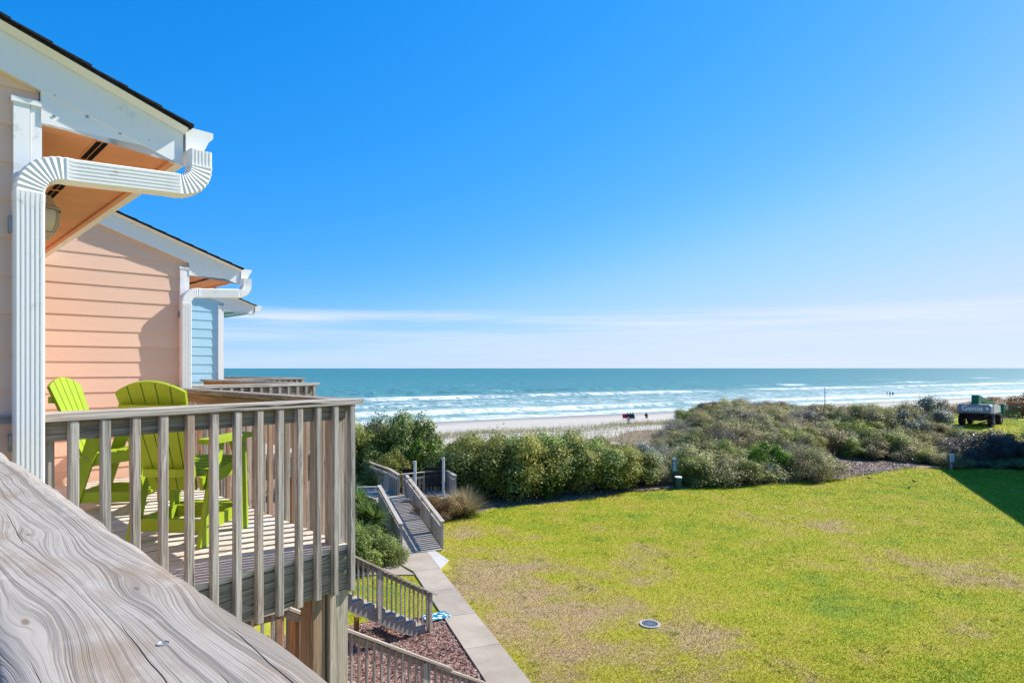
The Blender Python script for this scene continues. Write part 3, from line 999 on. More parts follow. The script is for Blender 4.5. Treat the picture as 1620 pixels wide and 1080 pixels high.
# ------------------------------------------------------------------ balconies
def balcony(k, label, zoff=0.0, detail=True):
    o = STEP * k
    P = Vector((-.98, 4.17, 0)) + o                     # outer end of the near cap rail
    A = C1 + o + Vector((-.02, -.03, 0))                # where it meets the house corner
    dn = (P - A); dn.z = 0; dn.normalize()              # near side, outwards
    nn = Vector((dn.y, -dn.x, 0))                       # its outer normal (to the camera)
    fl, ct = FLOOR + zoff, -.2 + zoff
    root = thing('balcony', A + Z * (GZ), label, 'balcony', 'timber balconies in front of the houses')
    nf = U.copy()                                       # front side outer normal
    B = P - dn * .075                                   # rim corner (outer face of the balusters)
    Lf = 4.05                                           # front length
    # near cap board
    big = (k == -1)
    beam('cap_rail', A - dn * .1, P, .14, .038, WOOD, root, off=-nn * .07 + Z * (ct - .019))
    cw = CAPW if big else WOOD
    p0 = B + nn * .0 + V * .0 + U * .03
    f0 = p0 + V * .085
    if big:
        p0 = p0 + V * .085
        foreground_cap(root, p0, Lf, ct)
    else:
        beam('cap_rail', f0, f0 + V * (Lf - .09), .14, .037, cw, root, off=-U * .07 + Z * (ct - .0195))
    # top rails (2x4 on edge)
    beam('top_rail', A - dn * .05, B - dn * .04, .038, .089, WOODR, root, off=-nn * (.006 + .038 + .019) + Z * (ct - .0385 - .0455))
    beam('top_rail', f0, f0 + V * (Lf - .1), .038, .089, WOODB if k >= 0 else WOODR, root, off=-U * (.006 + .038 + .019) + Z * (ct - .0385 - .0455))
    # balusters
    n = 14
    La = (B - A).dot(dn)
    zb = fl - .29
    for i in range(n):
        q = A + dn * (.04 + (La - .045) * i / (n - 1)) - nn * (.006 + .019)
        q.z = 0
        jt = random.uniform(-.012, .012)
        beam('baluster', q + Z * (zb + jt), q + Z * (ct - .04), .038, .038, WOOD, root, up=nn)
    i = 0
    while .20 + i * .142 < Lf - .1:
        q = p0 + V * (.13 + i * .142) - U * (.006 + .019) if not big else p0 + V * (.05 + i * .142) - U * .025
        q.z = 0
        beam('baluster', q + Z * (zb + random.uniform(-.012, .012)), q + Z * (ct - .04), .038, .038, WOODP if i % 3 else WOOD, root, up=U)
        i += 1
    # rim joists
    beam('rim_joist', A, B, .038, .245, WOODR, root, off=-nn * (.006 + .038 + .0195) + Z * (fl - .034 - .1235))
    beam('rim_joist', f0, f0 + V * (Lf - .1), .038, .245, WOODR, root, off=-U * (.006 + .038 + .0195) + Z * (fl - .034 - .1235))
    for i in range(1, 8):
        q = A + (f0 - A).normalized() * 0 + V * (.5 * i)
        q = Vector((q.x, q.y, 0))
        beam('joist', q + U * .05, q + U * 1.72, .038, .19, WOODR, root, off=Z * (fl - .034 - .10))
    # corner post, bolts
    q = B - dn * .05 - nn * (.006 + .038 + .041 + .046) + V * .01
    q.z = 0
    beam('railing_post', q + Z * (fl + .003), q + Z * (ct - .04), .089, .089, WOOD, root, up=nn)
    if detail:
        for dz, da in ((-.075, -.055), (-.165, -.055), (-.165, -.16)):
            c = B + dn * (da + .01) - nn * (.006 + .038) + Z * (fl + dz)
            b = MB(); b.lathe([(0, 0), (.021, 0), (.021, .004), (.013, .004), (.013, .015), (0, .016)], 10)
            Mb = Matrix.Translation(c) @ nn.to_track_quat('Z', 'Y').to_matrix().to_4x4()
            b.build('bolt', METAL, root, Mb)
    q2 = A + V * .03 + dn * .07 - nn * .10; q2.z = 0
    beam('railing_post', q2 + Z * (fl + .003), q2 + Z * (ct - .04), .089, .089, WOOD, root, up=nn)
    # deck planks, parallel to the near side
    m = 0
    while .11 + m * .1405 < Lf - .12:
        s0 = .118 + m * .1405
        w = .1365
        a0 = A + V * (s0 / max(.2, V.dot(-nn))) ; a0.z = 0
        # start at the house front, end just past the front rim
        st = a0 + dn * (-(a0 - C1 - o).dot(U) / dn.dot(U)) + dn * .02
        en = st + dn * ((f0 - U * .052 - st).dot(U) / dn.dot(U))
        beam('deck_plank', st, en, w, .032, WOODD, root, off=Z * (fl - .016))
        m += 1
    # support posts
    q = B - dn * .085 - nn * .115; q.z = 0
    beam('support_post', q + Z * (GZ - .2), q + Z * (fl - .285), .14, .14, WOODG if detail else WOOD, root, up=nn)
    q = q - dn * .135 - nn * .02
    beam('support_post', q + Z * (GZ - .2), q + Z * (fl - .29), .09, .135, WOODB, root, up=nn)
    q = f0 + V * (Lf - .5) - U * .15; q.z = 0
    beam('support_post', q + Z * (GZ - .2), q + Z * (fl - .285), .14, .14, WOOD, root, up=U)
    return root


WOODP = m_wood('pinkish_baluster_wood', srgb(186, 160, 142), srgb(132, 108, 96), srgb(170, 128, 100), .3)


def foreground_cap(root, p0, Lf, ct):
    """the near hand rail cap: one thick weathered board with a worn, uneven edge"""
    nx, Ln = 260, Lf
    prof = [(-.07, -.036), (.066, -.036), (.0705, -.031), (.0705, -.006), (.066, 0.0), (.05, .0012), (.03, .0005), (.01, 0), (-.01, .0006), (-.03, .0004), (-.05, .0008), (-.066, .0), (-.0705, -.006), (-.0705, -.031)]
    b = MB()
    n = len(prof)
    for i in range(nx + 1):
        x = Ln * i / nx
        for j, (y, z) in enumerate(prof):
            e = mnoise.noise(Vector((x * 6, y * 9, 3.1))) * .0022 + mnoise.noise(Vector((x * 38, y * 30, 7.7))) * .0008
            ee = 0
            if abs(y) > .06:
                ee = (mnoise.noise(Vector((x * 8, 1.7 if y > 0 else 9.2, 0))) * .005 + mnoise.noise(Vector((x * 45, 3.3, 0 if y > 0 else 5))) * .0018) * (1 if y > 0 else -1)
            b.v.append((x, y * 1.08 + ee, z + (e if z > -.01 else 0)))
    for i in range(nx):
        for j in range(n):
            b.f.append((i * n + j, i * n + (j + 1) % n, (i + 1) * n + (j + 1) % n, (i + 1) * n + j)); b.m.append(0)
    b.f.append(tuple(range(n))); b.m.append(0)
    b.f.append(tuple(range(nx * n, nx * n + n))); b.m.append(0)
    c = CAP0 + V * CAP_L + Z * ct
    x = -V                                              # local X along the grain, local Y towards the sea edge
    M = Matrix(((x.x, U.x, 0, c.x), (x.y, U.y, 0, c.y), (0, 0, 1, c.z), (0, 0, 0, 1)))
    o = b.build('cap_rail', CAPW, root, M, smooth=True)
    for xk, yk, r in SCREWS:
        s = MB(); s.lathe([(0, -.0012), (r * .5, -.001), (r, .0004), (r * 1.1, -.002)], 10, (xk, yk, 0))
        s.build('screw', METAL, root, M)



balcony(-1, 'weathered balcony in the foreground with a wide grey hand rail cap')
balcony(0, 'balcony holding the two lime green chairs')
balcony(1, 'balcony in front of the second peach house', detail=False)
balcony(2, 'farthest balcony, below the blue house against the sea', detail=False)


# ------------------------------------------------------------------ stairs down to the path
def stairs(k, label):
    o = STEP * k
    Nw = Vector((-.29, 10.83, 0)) + o + V * .05
    root = thing('outdoor_stairs', Nw + Z * GZ, label, 'stairs', 'timber stairs down to the path')
    rs, run, n = .178, .285, 13
    sl = rs / run
    top = GZ + rs * n
    capz = lambda d: GZ + .97 + sl * d                # d: distance inland from the newel
    P_ = lambda d, v, z: Nw - U * d + V * v + Z * z
    L_ = run * n
    for i in range(n):
        d = .12 + run * i
        for q in (0, 1):
            beam('tread', P_(d + .07 + .14 * q, .05, GZ + rs * (i + 1) - .02), P_(d + .07 + .14 * q, 1.05, GZ + rs * (i + 1) - .02), .135, .038, WOODG, root)
    for v in (.07, 1.03):
        b = MB()
        poly = [P_(.05, v, GZ - .02)]
        for i in range(n):
            d = .12 + run * i
            poly += [P_(d, v, GZ + rs * i - .0), P_(d, v, GZ + rs * (i + 1) - .04)]
        poly += [P_(L_ + .1, v, top - .04), P_(L_ + .1, v, top - .34), P_(.55, v, GZ - .02)]
        # saw-tooth stringer as quads
        for i in range(n):
            d = .12 + run * i
            z0 = GZ + rs * (i + 1) - .04
            lo = lambda dd: max(GZ - .02, GZ - .30 + sl * dd)
            b.prism([P_(d, v - .02, lo(d)), P_(d + run, v - .02, lo(d + run)), P_(d + run, v - .02, z0), P_(d, v - .02, z0)], V * .038)
        b.build('stringer', WOODR, root)
    # railing on the near side: newel, wide cap board, balusters
    wide = .62 if k == 0 else 1.0
    d_w = .95 if k == 0 else -.1
    if k == 0:
        beam('cap_rail', P_(d_w, 0, capz(d_w)), P_(L_, 0, capz(L_)), .14, .038, WOODG, root)
        beam('cap_rail', P_(-.14, 0, capz(-.14) - .03), P_(d_w + .3, 0, capz(d_w + .3) - .045), .09, .038, WOODG, root)
    else:
        beam('cap_rail', P_(-.16, 0, capz(-.16)), P_(L_, 0, capz(L_)), .12, .038, WOODG, root)
    beam('top_rail', P_(0, .03, capz(0) - .09), P_(L_, .03, capz(L_) - .09), .038, .089, WOODR, root)
    nb = int(L_ / .125)
    for i in range(1, nb):
        d = i * .125
        beam('baluster', P_(d, 0.0, capz(d) - .90 + .02), P_(d, 0.0, capz(d) - .035), .035, .035, WOOD, root, up=U)
    for d in (0, 1.45, 2.9):
        beam('newel_post', P_(d, .03, max(GZ - .1, capz(d) - 1.15)), P_(d, .03, capz(d) - (.03 if k else .06)), .089, .089, WOODG, root, up=U)
    # landing with its rail, carried on posts
    for i in range(13):
        beam('deck_plank', P_(L_ + .07 + .142 * i, .0, top - .018), P_(L_ + .07 + .142 * i, 1.5, top - .018), .136, .036, WOODD, root)
    beam('rim_joist', P_(L_, .02, top - .16), P_(L_ + 1.86, .02, top - .16), .038, .23, WOODR, root)
    beam('rim_joist', P_(L_ + .02, .05, top - .165), P_(L_ + .02, 1.5, top - .165), .038, .23, WOODR, root)
    zc = top + .97
    beam('cap_rail', P_(L_ - .02, 0, zc), P_(L_ + 1.86, 0, zc), .14, .038, WOODG, root)
    beam('top_rail', P_(L_, .03, zc - .09), P_(L_ + 1.86, .03, zc - .09), .038, .089, WOODR, root)
    for i in range(14):
        d = L_ + .06 + .132 * i
        beam('baluster', P_(d, -.02, top - .26), P_(d, -.02, zc - .02), .036, .036, WOODP if i % 3 == 0 else WOOD, root, up=U)
    for d, v in ((L_ + .08, .1), (L_ + .08, 1.4), (L_ + 1.75, .1), (L_ + 1.75, 1.4), (1.5, .9)):
        zt = top - .05 if d > 2 else GZ + .55
        beam('support_post', P_(d, v, GZ - .2), P_(d, v, zt), .09, .09, WOODB, root, up=U)
    return root


stairs(0, 'nearer timber stairs with a wide cap board, cut by the bottom edge of the photo')
stairs(1, 'farther timber stairs ending at the blue patterned mat')

mp_ = Vector((-.29, 10.83, 0)) + STEP + V * .62 + U * .62
b = MB(); b.box((0, 0, .052), (.66, .44, .012))
mt = b.build('door_mat', m_mat(), None, Matrix.Translation((mp_.x, mp_.y, GZ + .0)) @ Matrix.Rotation(R(32), 4, 'Z'))
tag(mt, 'blue and white patterned mat at the foot of the stairs', 'mat')

# ------------------------------------------------------------------ boardwalk
bw = thing('boardwalk', pt(10, 0), 'silver grey timber boardwalk ramp leading up to the dunes', 'boardwalk')
TZ = -5.78
T0, T1 = 7.05, 14.0
rz_ = lambda t: GZ + .05 + (TZ - GZ - .05) * (t - T0) / (T1 - T0)
t = T0 + .08
while t < T1:
    beam('plank', pt(t, -.78, rz_(t) - .018), pt(t, .57, rz_(t) - .018), .138, .036, WOODG, bw)
    t += .1435


def bw_rail(p0, p1, z0, z1, side, end_posts=True, step=.17, wide=.155):
    """cap, second board and close-set vertical boards; side: unit vector to the outside"""
    d = (p1 - p0); d.z = 0
    Lr = d.length; d.normalize()
    q = lambda s, dz, o=0: p0 + d * s + side * o + Z * (z0 + (z1 - z0) * s / Lr - p0.z + dz)
    beam('cap_rail', q(-.06, .93), q(Lr + .02, .93), .15, .038, WOODG, bw)
    beam('hand_rail', q(-.03, .70, -.05), q(Lr, .70, -.05), .045, .10, WOODG, bw)
    s = .05
    while s < Lr:
        beam('picket', q(s, -.14, .03), q(s, .74, .03), wide, .024, WOODG, bw, up=side)
        s += step
    for s in ([0.03] if not end_posts else [0.03, Lr - .03]) + [Lr * f for f in (.25, .5, .75)]:
        beam('railing_post', q(s, -.3, -.01), q(s, .91, -.01), .09, .09, WOODG, bw, up=side)


bw_rail(pt(7.25, .62), pt(T1 - .1, .62), rz_(7.25), TZ, RN, step=.19, wide=.105)
bw_rail(pt(7.35, -.83), pt(T1 - 1.6, -.83), rz_(7.35), TZ - .1, -RN)
DB = Vector((-.567, .824, 0)).normalized()
NB = Vector((DB.y, -DB.x, 0))
W0 = pt(T1, -.1) + NB * 0
i = 0
while i < 60:
    c = W0 + DB * (.05 + .1435 * i)
    beam('plank', Vector((c.x, c.y, TZ - .018)) - NB * .78, Vector((c.x, c.y, TZ - .018)) + NB * .70, .138, .036, WOODG, bw)
    i += 1
ra = Vector((-5.15, 28.75, TZ))
bw_rail(ra, ra + DB * 1.0, TZ, TZ + .12, NB, step=.2)
bw_rail(ra + DB * 1.05, ra + DB * 8.5, TZ + .12, TZ + .2, NB, step=.2)
# side platform with its own rail
pa_, pb_, pc_ = Vector((-5.0, 28.9, TZ)), Vector((-3.15, 30.1, TZ)), Vector((-2.55, 28.5, TZ))
for i in range(13):
    f = i / 12
    a_ = Vector((-4.75 + .35 * f, 27.6 + 1.7 * f, TZ - .02)); c_ = Vector((-2.6 - .6 * f, 28.2 + 1.75 * f, TZ - .02))
    beam('plank', a_, c_, .135, .036, WOODG, bw)
bw_rail(pa_, pb_, TZ, TZ, Vector((-.54, .84, 0)), step=.2, wide=.10)
bw_rail(pb_, pc_, TZ, TZ, Vector((.94, .35, 0)), step=.2, wide=.10)
# treads beside the boardwalk, leading up to the last house
st = thing('garden_steps', pt(12.2, -2.6), 'pale timber steps beside the boardwalk behind the yuccas', 'steps')
for i in range(5):
    c = pt(12.6 + .25 * i, -2.4 - .28 * i, -5.55 + .19 * i)
    for q in (0, 1):
        beam('tread', c + ROW * (.15 * q) - RN * .0, c + ROW * (.15 * q) - RN * 1.1, .14, .04, WOODG, st)
    beam('stringer', c - RN * .1 - Z * .06, c - RN * .1 - Z * .9 , .05, .28, WOODR, st)
beam('hand_rail', pt(12.0, -.9, TZ + .85), pt(12.6, -2.1, TZ + .80), .14, .04, WOODG, st)
beam('hand_rail', pt(12.6, -2.1, TZ + .80), pt(13.4, -3.8, TZ + 1.4), .14, .04, WOODG, st)
beam('newel_post', pt(12.6, -2.1, GZ), pt(12.6, -2.1, TZ + .78), .09, .09, WOODG, st)

# white poles and black mesh screens on the platform
POLE = m_plain('white_pole_paint', srgb(214, 212, 206), .6, .3)
for (px, ytop, dd, lab) in ((656.5, 729, 28.2, 'left white pole beside the boardwalk platform'), (701.5, 723, 28.6, 'right white pole beside the boardwalk platform, next to the black screen')):
    base = H(px, dd, TZ)
    pl = thing('white_pole', base, lab, 'pole', 'white poles on the platform')
    ht = -(ytop - 582) / 1000 * dd - TZ
    b = MB(); b.box(base + Z * ht / 2, (.105, .105, ht)); b.build('shaft', POLE, pl)
    b = MB(); b.box(base + Z * (ht - .05) + Vector((-.06, 0, 0)), (.10, .07, .10)); b.build('head', METAL, pl)
for (xa, xb, z0, z1, dd, lab) in ((637, 657, -5.25, -4.72, 29.4, 'low black mesh screen left of the white pole'), (673, 701, -5.45, -4.60, 29.2, 'larger black mesh screen between the white poles')):
    s0, s1 = H(xa, dd, z0), H(xb, dd + .1, z0)
    sn = thing('black_screen', Vector((s0.x, s0.y, TZ)), lab, 'screen', 'black screens on the platform')
    b = MB()
    for q in (0, 1):
        b.beam(s0 + Z * (z1 - z0) * q, s1 + Z * (z1 - z0) * q, .04, .05)
        e = s0 if q == 0 else s1
        b.beam(Vector((e.x, e.y, TZ)), e + Z * (z1 - z0), .04, .04)
    b.build('frame', BLACK, sn)
    b = MB()
    for q in range(26):
        f = (q + .5) / 26
        p = s0.lerp(s1, f)
        b.beam(p, p + Z * (z1 - z0), .022, .006, up=Vector((0, 1, 0)))
    for q in range(9):
        f = (q + .5) / 9
        b.beam(s0 + Z * (z1 - z0) * f, s1 + Z * (z1 - z0) * f, .006, .03)
    b.build('mesh_panel', BLACK, sn)


# ------------------------------------------------------------------ chairs
def chair(loc, rz, label):
    root = thing('adirondack_chair', loc, label, 'chair', 'lime green chairs on the balcony', rz)
    base = WM[root]

    def part(name, b): return b.build(name, LIME, root, base.copy(), world_space=False)
    # local: x right, y forward, z up
    for sx in (-1, 1):
        b = MB(); b.beam((sx * .255, .205, 0), (sx * .245, .185, .655), .028, .092, up=(0, 1, 0)); part('leg', b)
        b = MB(); b.beam((sx * .238, -.30, 0), (sx * .238, -.10, .655), .028, .095, up=(0, 1, 0)); part('leg', b)
        b = MB()
        pl = [(-.30, .0), (-.30, .10), (.02, .13), (.25, .14), (.30, .10), (.30, .0), (.26, -.05), (0, -.045), (-.28, -.03)]
        b.prism([(sx * .245 + sx * (x_ - .05) * .85, y_ * .85, .657) for y_, x_ in pl], (0, 0, .03)); part('arm', b)
        b = MB(); b.prism([(sx * .232, .17, .655), (sx * .232, .08, .655), (sx * .232, .155, .50)], (sx * -.024, 0, 0)); part('arm_bracket', b)
        b = MB(); b.beam((sx * .208, .23, .47), (sx * .208, -.26, .40), .026, .085); part('side_rail', b)
        b = MB(); b.beam((sx * .218, .21, .13), (sx * .218, -.27, .13), .026, .08); part('stretcher', b)
        b = MB()
        for y_, z_ in ((.195, .44), (-.165, .44), (.19, .60), (-.12, .60), (-.255, .13), (.20, .13)):
            b.lathe([(0, 0), (.009, 0), (.009, .004), (0, .006)], 8)
            for q in range(len(b.v) - 32, len(b.v)):
                x, y, z = b.v[q]; b.v[q] = (sx * (.262 if y_ > 0 else .253) + sx * z, y_ + x, z_ + y)
        b.build('screw', METAL, root, base.copy(), world_space=False)
    for i in range(6):
        y_ = .225 - i * .078
        b = MB(); b.box((0, y_, .505 + (y_ - .2) * .14), (.43, .07, .024), ch=.004); part('seat_slat', b)
    # fan back of five slats with an arched top
    tilt = Vector((0, -.38, 1)).normalized()
    o0 = Vector((0, -.20, .36))
    nrm = Vector((1, 0, 0)).cross(tilt)
    for i in range(5):
        f = i - 2
        xb, xt = f * .062, f * .092
        wb, wt = .055, .084
        ht = lambda x: .765 - .62 * (x / .23) ** 2 * .12
        xs = [(-.5), (-.17), (.17), (.5)]
        poly = [o0 + Vector((xb - wb / 2, 0, 0)), o0 + Vector((xb + wb / 2, 0, 0))]
        poly += [o0 + Vector((xt + wt * q, 0, 0)) + tilt * ht(xt + wt * q) for q in reversed(xs)]
        b = MB(); b.prism(poly, nrm * .022); part('back_slat', b)
    for hgt, hw, dep in ((.55, .215, .07), (.10, .165, .05)):
        c = o0 + tilt * hgt
        b = MB()
        pts_f = [(x, -.004 - .0 * x) for x in (-hw, hw)]
        arc_ = [(hw * math.cos(R(q)), -.05 - dep * math.sin(R(q))) for q in range(0, 181, 20)]
        b.prism([c + Vector((x, y + .0, 0)) for x, y in ([(hw, -.034)] + arc_ + [(-hw, -.034)])], Vector((0, 0, .05)))
        part('back_brace', b)
    b = MB(); b.box((0, .25, .17), (.45, .09, .026), ch=.004); part('foot_rest', b)
    b = MB(); b.box((0, -.25, .13), (.45, .026, .08)); part('stretcher', b)
    b = MB(); b.box((0, .16, .13), (.42, .026, .08)); part('stretcher', b)
    return root


chair(Vector((-2.20, 4.36, FLOOR)), R(-4), 'lime green chair with its back to the camera, beside the railing')
chair(Vector((-3.20, 5.22, FLOOR)), R(-82), 'lime green chair facing right against the peach wall')

# ------------------------------------------------------------------ plants
def leaves_mesh(name, mat, pts, nrm, size, asp, rng, fold=0.0):
    n = len(pts)
    r = rng.normal(size=(n, 3))
    t1 = np.cross(nrm, r); t1 /= np.linalg.norm(t1, axis=1, keepdims=True) + 1e-9
    t2 = np.cross(nrm, t1)
    s = (size * rng.uniform(.6, 1.35, n))[:, None]
    a = pts + t1 * s
    c = pts - t1 * s
    b_ = pts + t2 * s * asp + nrm * s * fold
    d = pts - t2 * s * asp + nrm * s * fold
    vs = np.stack([a, b_, c, d], 1).reshape(-1, 3)
    me = bpy.data.meshes.new(name)
    me.vertices.add(4 * n); me.loops.add(4 * n); me.polygons.add(n)
    me.vertices.foreach_set('co', vs.astype(np.float32).ravel())
    me.loops.foreach_set('vertex_index', np.arange(4 * n, dtype=np.int32))
    me.polygons.foreach_set('loop_start', np.arange(0, 4 * n, 4, dtype=np.int32))
    me.materials.append(mat)
    me.update(calc_edges=True)
    return me


def shrub_points(rng, n, lobes, aspect=1.0, flat=.9, shell=.70, up=.55, rag=.16, spread=.72):
    k = lobes
    ang = rng.uniform(0, 2 * np.pi, k)
    rad = np.sqrt(rng.uniform(0, 1, k)) * spread
    lc = np.stack([rad * np.cos(ang), rad * np.sin(ang), rng.uniform(.22, .95, k) * (1.08 - .55 * rad ** 2)], 1)
    lr = rng.uniform(.20, .40, k)
    lc[:, 2] *= aspect
    w = lr ** 2; w /= w.sum()
    i = rng.choice(k, n, p=w)
    d = rng.normal(size=(n, 3)); d /= np.linalg.norm(d, axis=1, keepdims=True)
    d[:, 2] = np.where(rng.uniform(size=n) < .5, np.abs(d[:, 2]), d[:, 2])
    rr = lr[i] * np.maximum(shell + (1.05 - shell) * rng.uniform(0, 1, n) ** .6, 0) * (1 + rag * rng.normal(size=n).clip(-1, 2.4))
    p = lc[i] + d * rr[:, None] * np.array([1, 1, flat])
    top = np.quantile(p[:, 2], .985)
    p[:, 2] *= aspect / top; lc[:, 2] *= aspect / top
    keep = p[:, 2] > .02
    p, d = p[keep], d[keep]
    nr = d + np.array([0, 0, up]) + rng.normal(size=p.shape) * .45
    nr /= np.linalg.norm(nr, axis=1, keepdims=True)
    return p, nr, lc, lr


def twig_mesh(mat, rng, lc, n_extra, r0, reach=1.05, gaunt=0.0):
    b = MB()
    for c in lc:
        base = Vector((rng.uniform(-.12, .12), rng.uniform(-.12, .12), 0))
        m = Vector(c) * .5 + Vector((rng.uniform(-.1, .1), rng.uniform(-.1, .1), .05))
        b.tube([base, m, Vector(c) * reach], [r0, r0 * .7, r0 * .3], 4, cap=False)
        for _ in range(n_extra):
            d = Vector(rng.normal(size=3)); d.z = abs(d.z) * .8; d.normalize()
            s = m.lerp(Vector(c), rng.uniform(.2, 1))
            e = s + d * rng.uniform(.2, .42) * (1 + gaunt)
            b.tube([s, s.lerp(e, .5) + Vector(rng.normal(size=3)) * .03, e], [r0 * .4, r0 * .28, r0 * .12], 3, cap=False)
    return b.mesh(mat, fix=False)


BARK = m_plain('twig_bark', srgb(118, 104, 92), .9, .1, var=.4, scale=14)
BARKG = m_plain('grey_twig_bark', srgb(164, 156, 144), .9, .1, var=.35, scale=14)
LF = {
    'evergreen': m_foliage('evergreen_leaf', (.058, .095, .024, 1), (.175, .235, .055, 1), (.38, .43, .14, 1), .36),
    'wax': m_foliage('wax_myrtle_leaf', (.095, .125, .028, 1), (.27, .315, .062, 1), (.50, .52, .16, 1), .38),
    'olive': m_foliage('olive_scrub_leaf', (.16, .153, .066, 1), (.33, .31, .13, 1), (.50, .47, .25, 1), .36),
    'grey': m_foliage('grey_scrub_leaf', (.13, .124, .092, 1), (.25, .238, .17, 1), (.41, .40, .29, 1), .25),
    'silver': m_foliage('silver_leaf', (.10, .12, .08, 1), (.24, .27, .20, 1), (.46, .48, .42, 1), .2),
    'bright': m_foliage('bright_green_leaf', (.040, .10, .010, 1), (.10, .22, .020, 1), (.22, .36, .05, 1), .35),
    'dark': m_foliage('dark_purple_leaf', (.05, .048, .038, 1), (.115, .11, .085, 1), (.23, .215, .17, 1), .2),
    'brown': m_foliage('rust_brown_leaf', (.13, .060, .025, 1), (.30, .16, .07, 1), (.46, .30, .15, 1), .25),
    'yellow': m_foliage('yellow_green_leaf', (.14, .15, .02, 1), (.28, .28, .05, 1), (.42, .40, .11, 1), .35),
    'straw': m_foliage('straw_blade', (.20, .16, .08, 1), (.36, .30, .17, 1), (.52, .45, .28, 1), .3),
    'spike': m_foliage('yucca_blade', (.035, .085, .016, 1), (.12, .22, .04, 1), (.28, .38, .10, 1), .3, gloss=.35),
}
LF['tuft'] = m_foliage('fresh_tuft', (.12, .19, .02, 1), (.22, .29, .035, 1), (.34, .38, .06, 1), .4)
SHR = {}


def make_variants():
    rng = np.random.default_rng(5)
    spec = {'evergreen': (4, 14000, 30, 1.35, .034, .55, BARK, 1), 'wax': (4, 14000, 30, 1.35, .034, .5, BARK, 1), 'olive': (5, 10500, 24, 1.0, .034, .5, BARK, 7),
            'grey': (4, 5600, 22, 1.0, .028, .4, BARKG, 12), 'silver': (3, 6500, 18, 1.2, .040, .6, BARKG, 3), 'bright': (2, 6000, 14, 1.3, .042, .6, BARK, 1),
            'dark': (3, 6000, 16, 1.1, .038, .5, BARK, 3), 'brown': (2, 7000, 18, 1.0, .030, .55, BARK, 2), 'yellow': (1, 1700, 10, 1.4, .045, .45, BARKG, 2)}
    for kd, (nv, n, lob, asp_z, sz, asp, bark, ex) in spec.items():
        SHR[kd] = []
        for _ in range(nv):
            wild = kd in ('olive', 'grey', 'silver', 'dark')
            p, nr, lc, lr = shrub_points(rng, n, lob, asp_z, rag=.30 if wild else .18, spread=1.05 if wild else .78, shell=.55 if wild else .7)
            SHR[kd].append((leaves_mesh(kd, LF[kd], p, nr, sz, asp, rng, .12), twig_mesh(bark, rng, lc, ex, .014 if ex < 5 else .011, 1.02, .35 if ex > 4 else 0), asp_z))


make_variants()


def shrub(kind, loc, rx, rzz, label, group=None, ry=None, name='shrub', cat='shrub', var=None, rot=None):
    me, tw, az_ = SHR[kind][random.randrange(len(SHR[kind])) if var is None else var]
    o = bpy.data.objects.new(name, None)
    M = Matrix.Translation(loc) @ Matrix.Rotation(random.uniform(0, 6.28) if rot is None else rot, 4, 'Z') @ Matrix.Diagonal((rx, ry or rx, rzz / az_, 1))
    link(o, None, M)
    tag(o, label, cat, group)
    link(bpy.data.objects.new('crown', me), o, M.copy())
    link(bpy.data.objects.new('twigs', tw), o, M.copy())
    return o


def at(px, d, zoff=0.0):
    p = H(px, d)
    return Vector((p.x, p.y, hz(p.x, p.y) + zoff))


# large shrubs behind the boardwalk
for px, d, rx, hh, kd, lab in (
        (575, 33.5, 1.9, 3.3, 'wax', 'tall yellow-green shrub right beside the near balcony corner'),
        (606, 35.5, 1.7, 3.2, 'evergreen', 'shrub with bare grey twigs in its top, left of the tallest dark crown'),
        (644, 34.0, 2.1, 3.85, 'evergreen', 'tallest dark evergreen shrub behind the boardwalk'),
        (676, 32.6, 1.3, 2.4, 'bright', 'bright green shrub behind the left white pole'),
        (598, 31.6, 1.0, 1.9, 'evergreen', 'dark shrub just behind the bend of the boardwalk rail'),
        (545, 33.0, 1.7, 2.9, 'evergreen', 'dark shrub seen between the balusters of the near balcony'),
        (694, 35.0, 1.1, 2.3, 'wax', 'small round shrub behind the right white pole')):
    shrub(kd, at(px, d), rx, hh, lab)
shrub('yellow', at(622, 30.9, .55), .95, 1.75, 'small sparse yellow-green shrub leaning over the boardwalk rail')
# dead grey branches over the shrub tops
for px, d, hh in ((606, 34.6, 3.5),):
    shrub('grey', at(px, d), 1.1, hh, 'tangle of bare grey branches on the shrub tops left of the boardwalk bend')
# hedge along the lawn
hedge = [(735, 31.4, 1.35, 2.35, 'evergreen'), (768, 31.2, 1.5, 2.75, 'wax'), (800, 31.6, 1.5, 2.7, 'evergreen'), (834, 31.6, 1.5, 2.9, 'wax'), (866, 32.0, 1.5, 2.75, 'evergreen'), (898, 32.6, 1.5, 2.7, 'wax'), (932, 33.0, 1.5, 2.35, 'evergreen'), (965, 33.8, 1.45, 2.1, 'wax'), (998, 34.6, 1.35, 1.75, 'evergreen')]
ORD = ('first', 'second', 'third', 'fourth', 'fifth', 'sixth', 'seventh', 'eighth', 'ninth')
for (px, d, rx, hh, kd), od in zip(hedge, ORD):
    shrub(kd, at(px, d), rx * 1.3, hh * 1.02, od + ' shrub from the plume grass in the front row of the hedge', 'hedge shrubs along the lawn')
for (px, d, rx, hh, kd), od in zip(((725, 34.6, 1.5, 2.4, 'wax'), (765, 35.2, 1.6, 2.6, 'wax'), (815, 35.4, 1.7, 2.9, 'olive'), (862, 35.6, 1.5, 2.8, 'wax'), (905, 36.5, 1.6, 2.7, 'evergreen'), (945, 37.0, 1.6, 2.3, 'wax'), (985, 38.0, 1.5, 2.0, 'olive')), ORD):
    shrub(kd, at(px, d), rx * 1.25, hh * .95, od + ' shrub from the left in the back row of the hedge, top against the sand', 'back row of the hedge')
shrub('bright', at(872, 30.9), .62, .85, 'small bright green bush at the foot of the hedge')
shrub('bright', at(985, 33.6), .95, 1.5, 'bright green bush at the right end of the hedge')
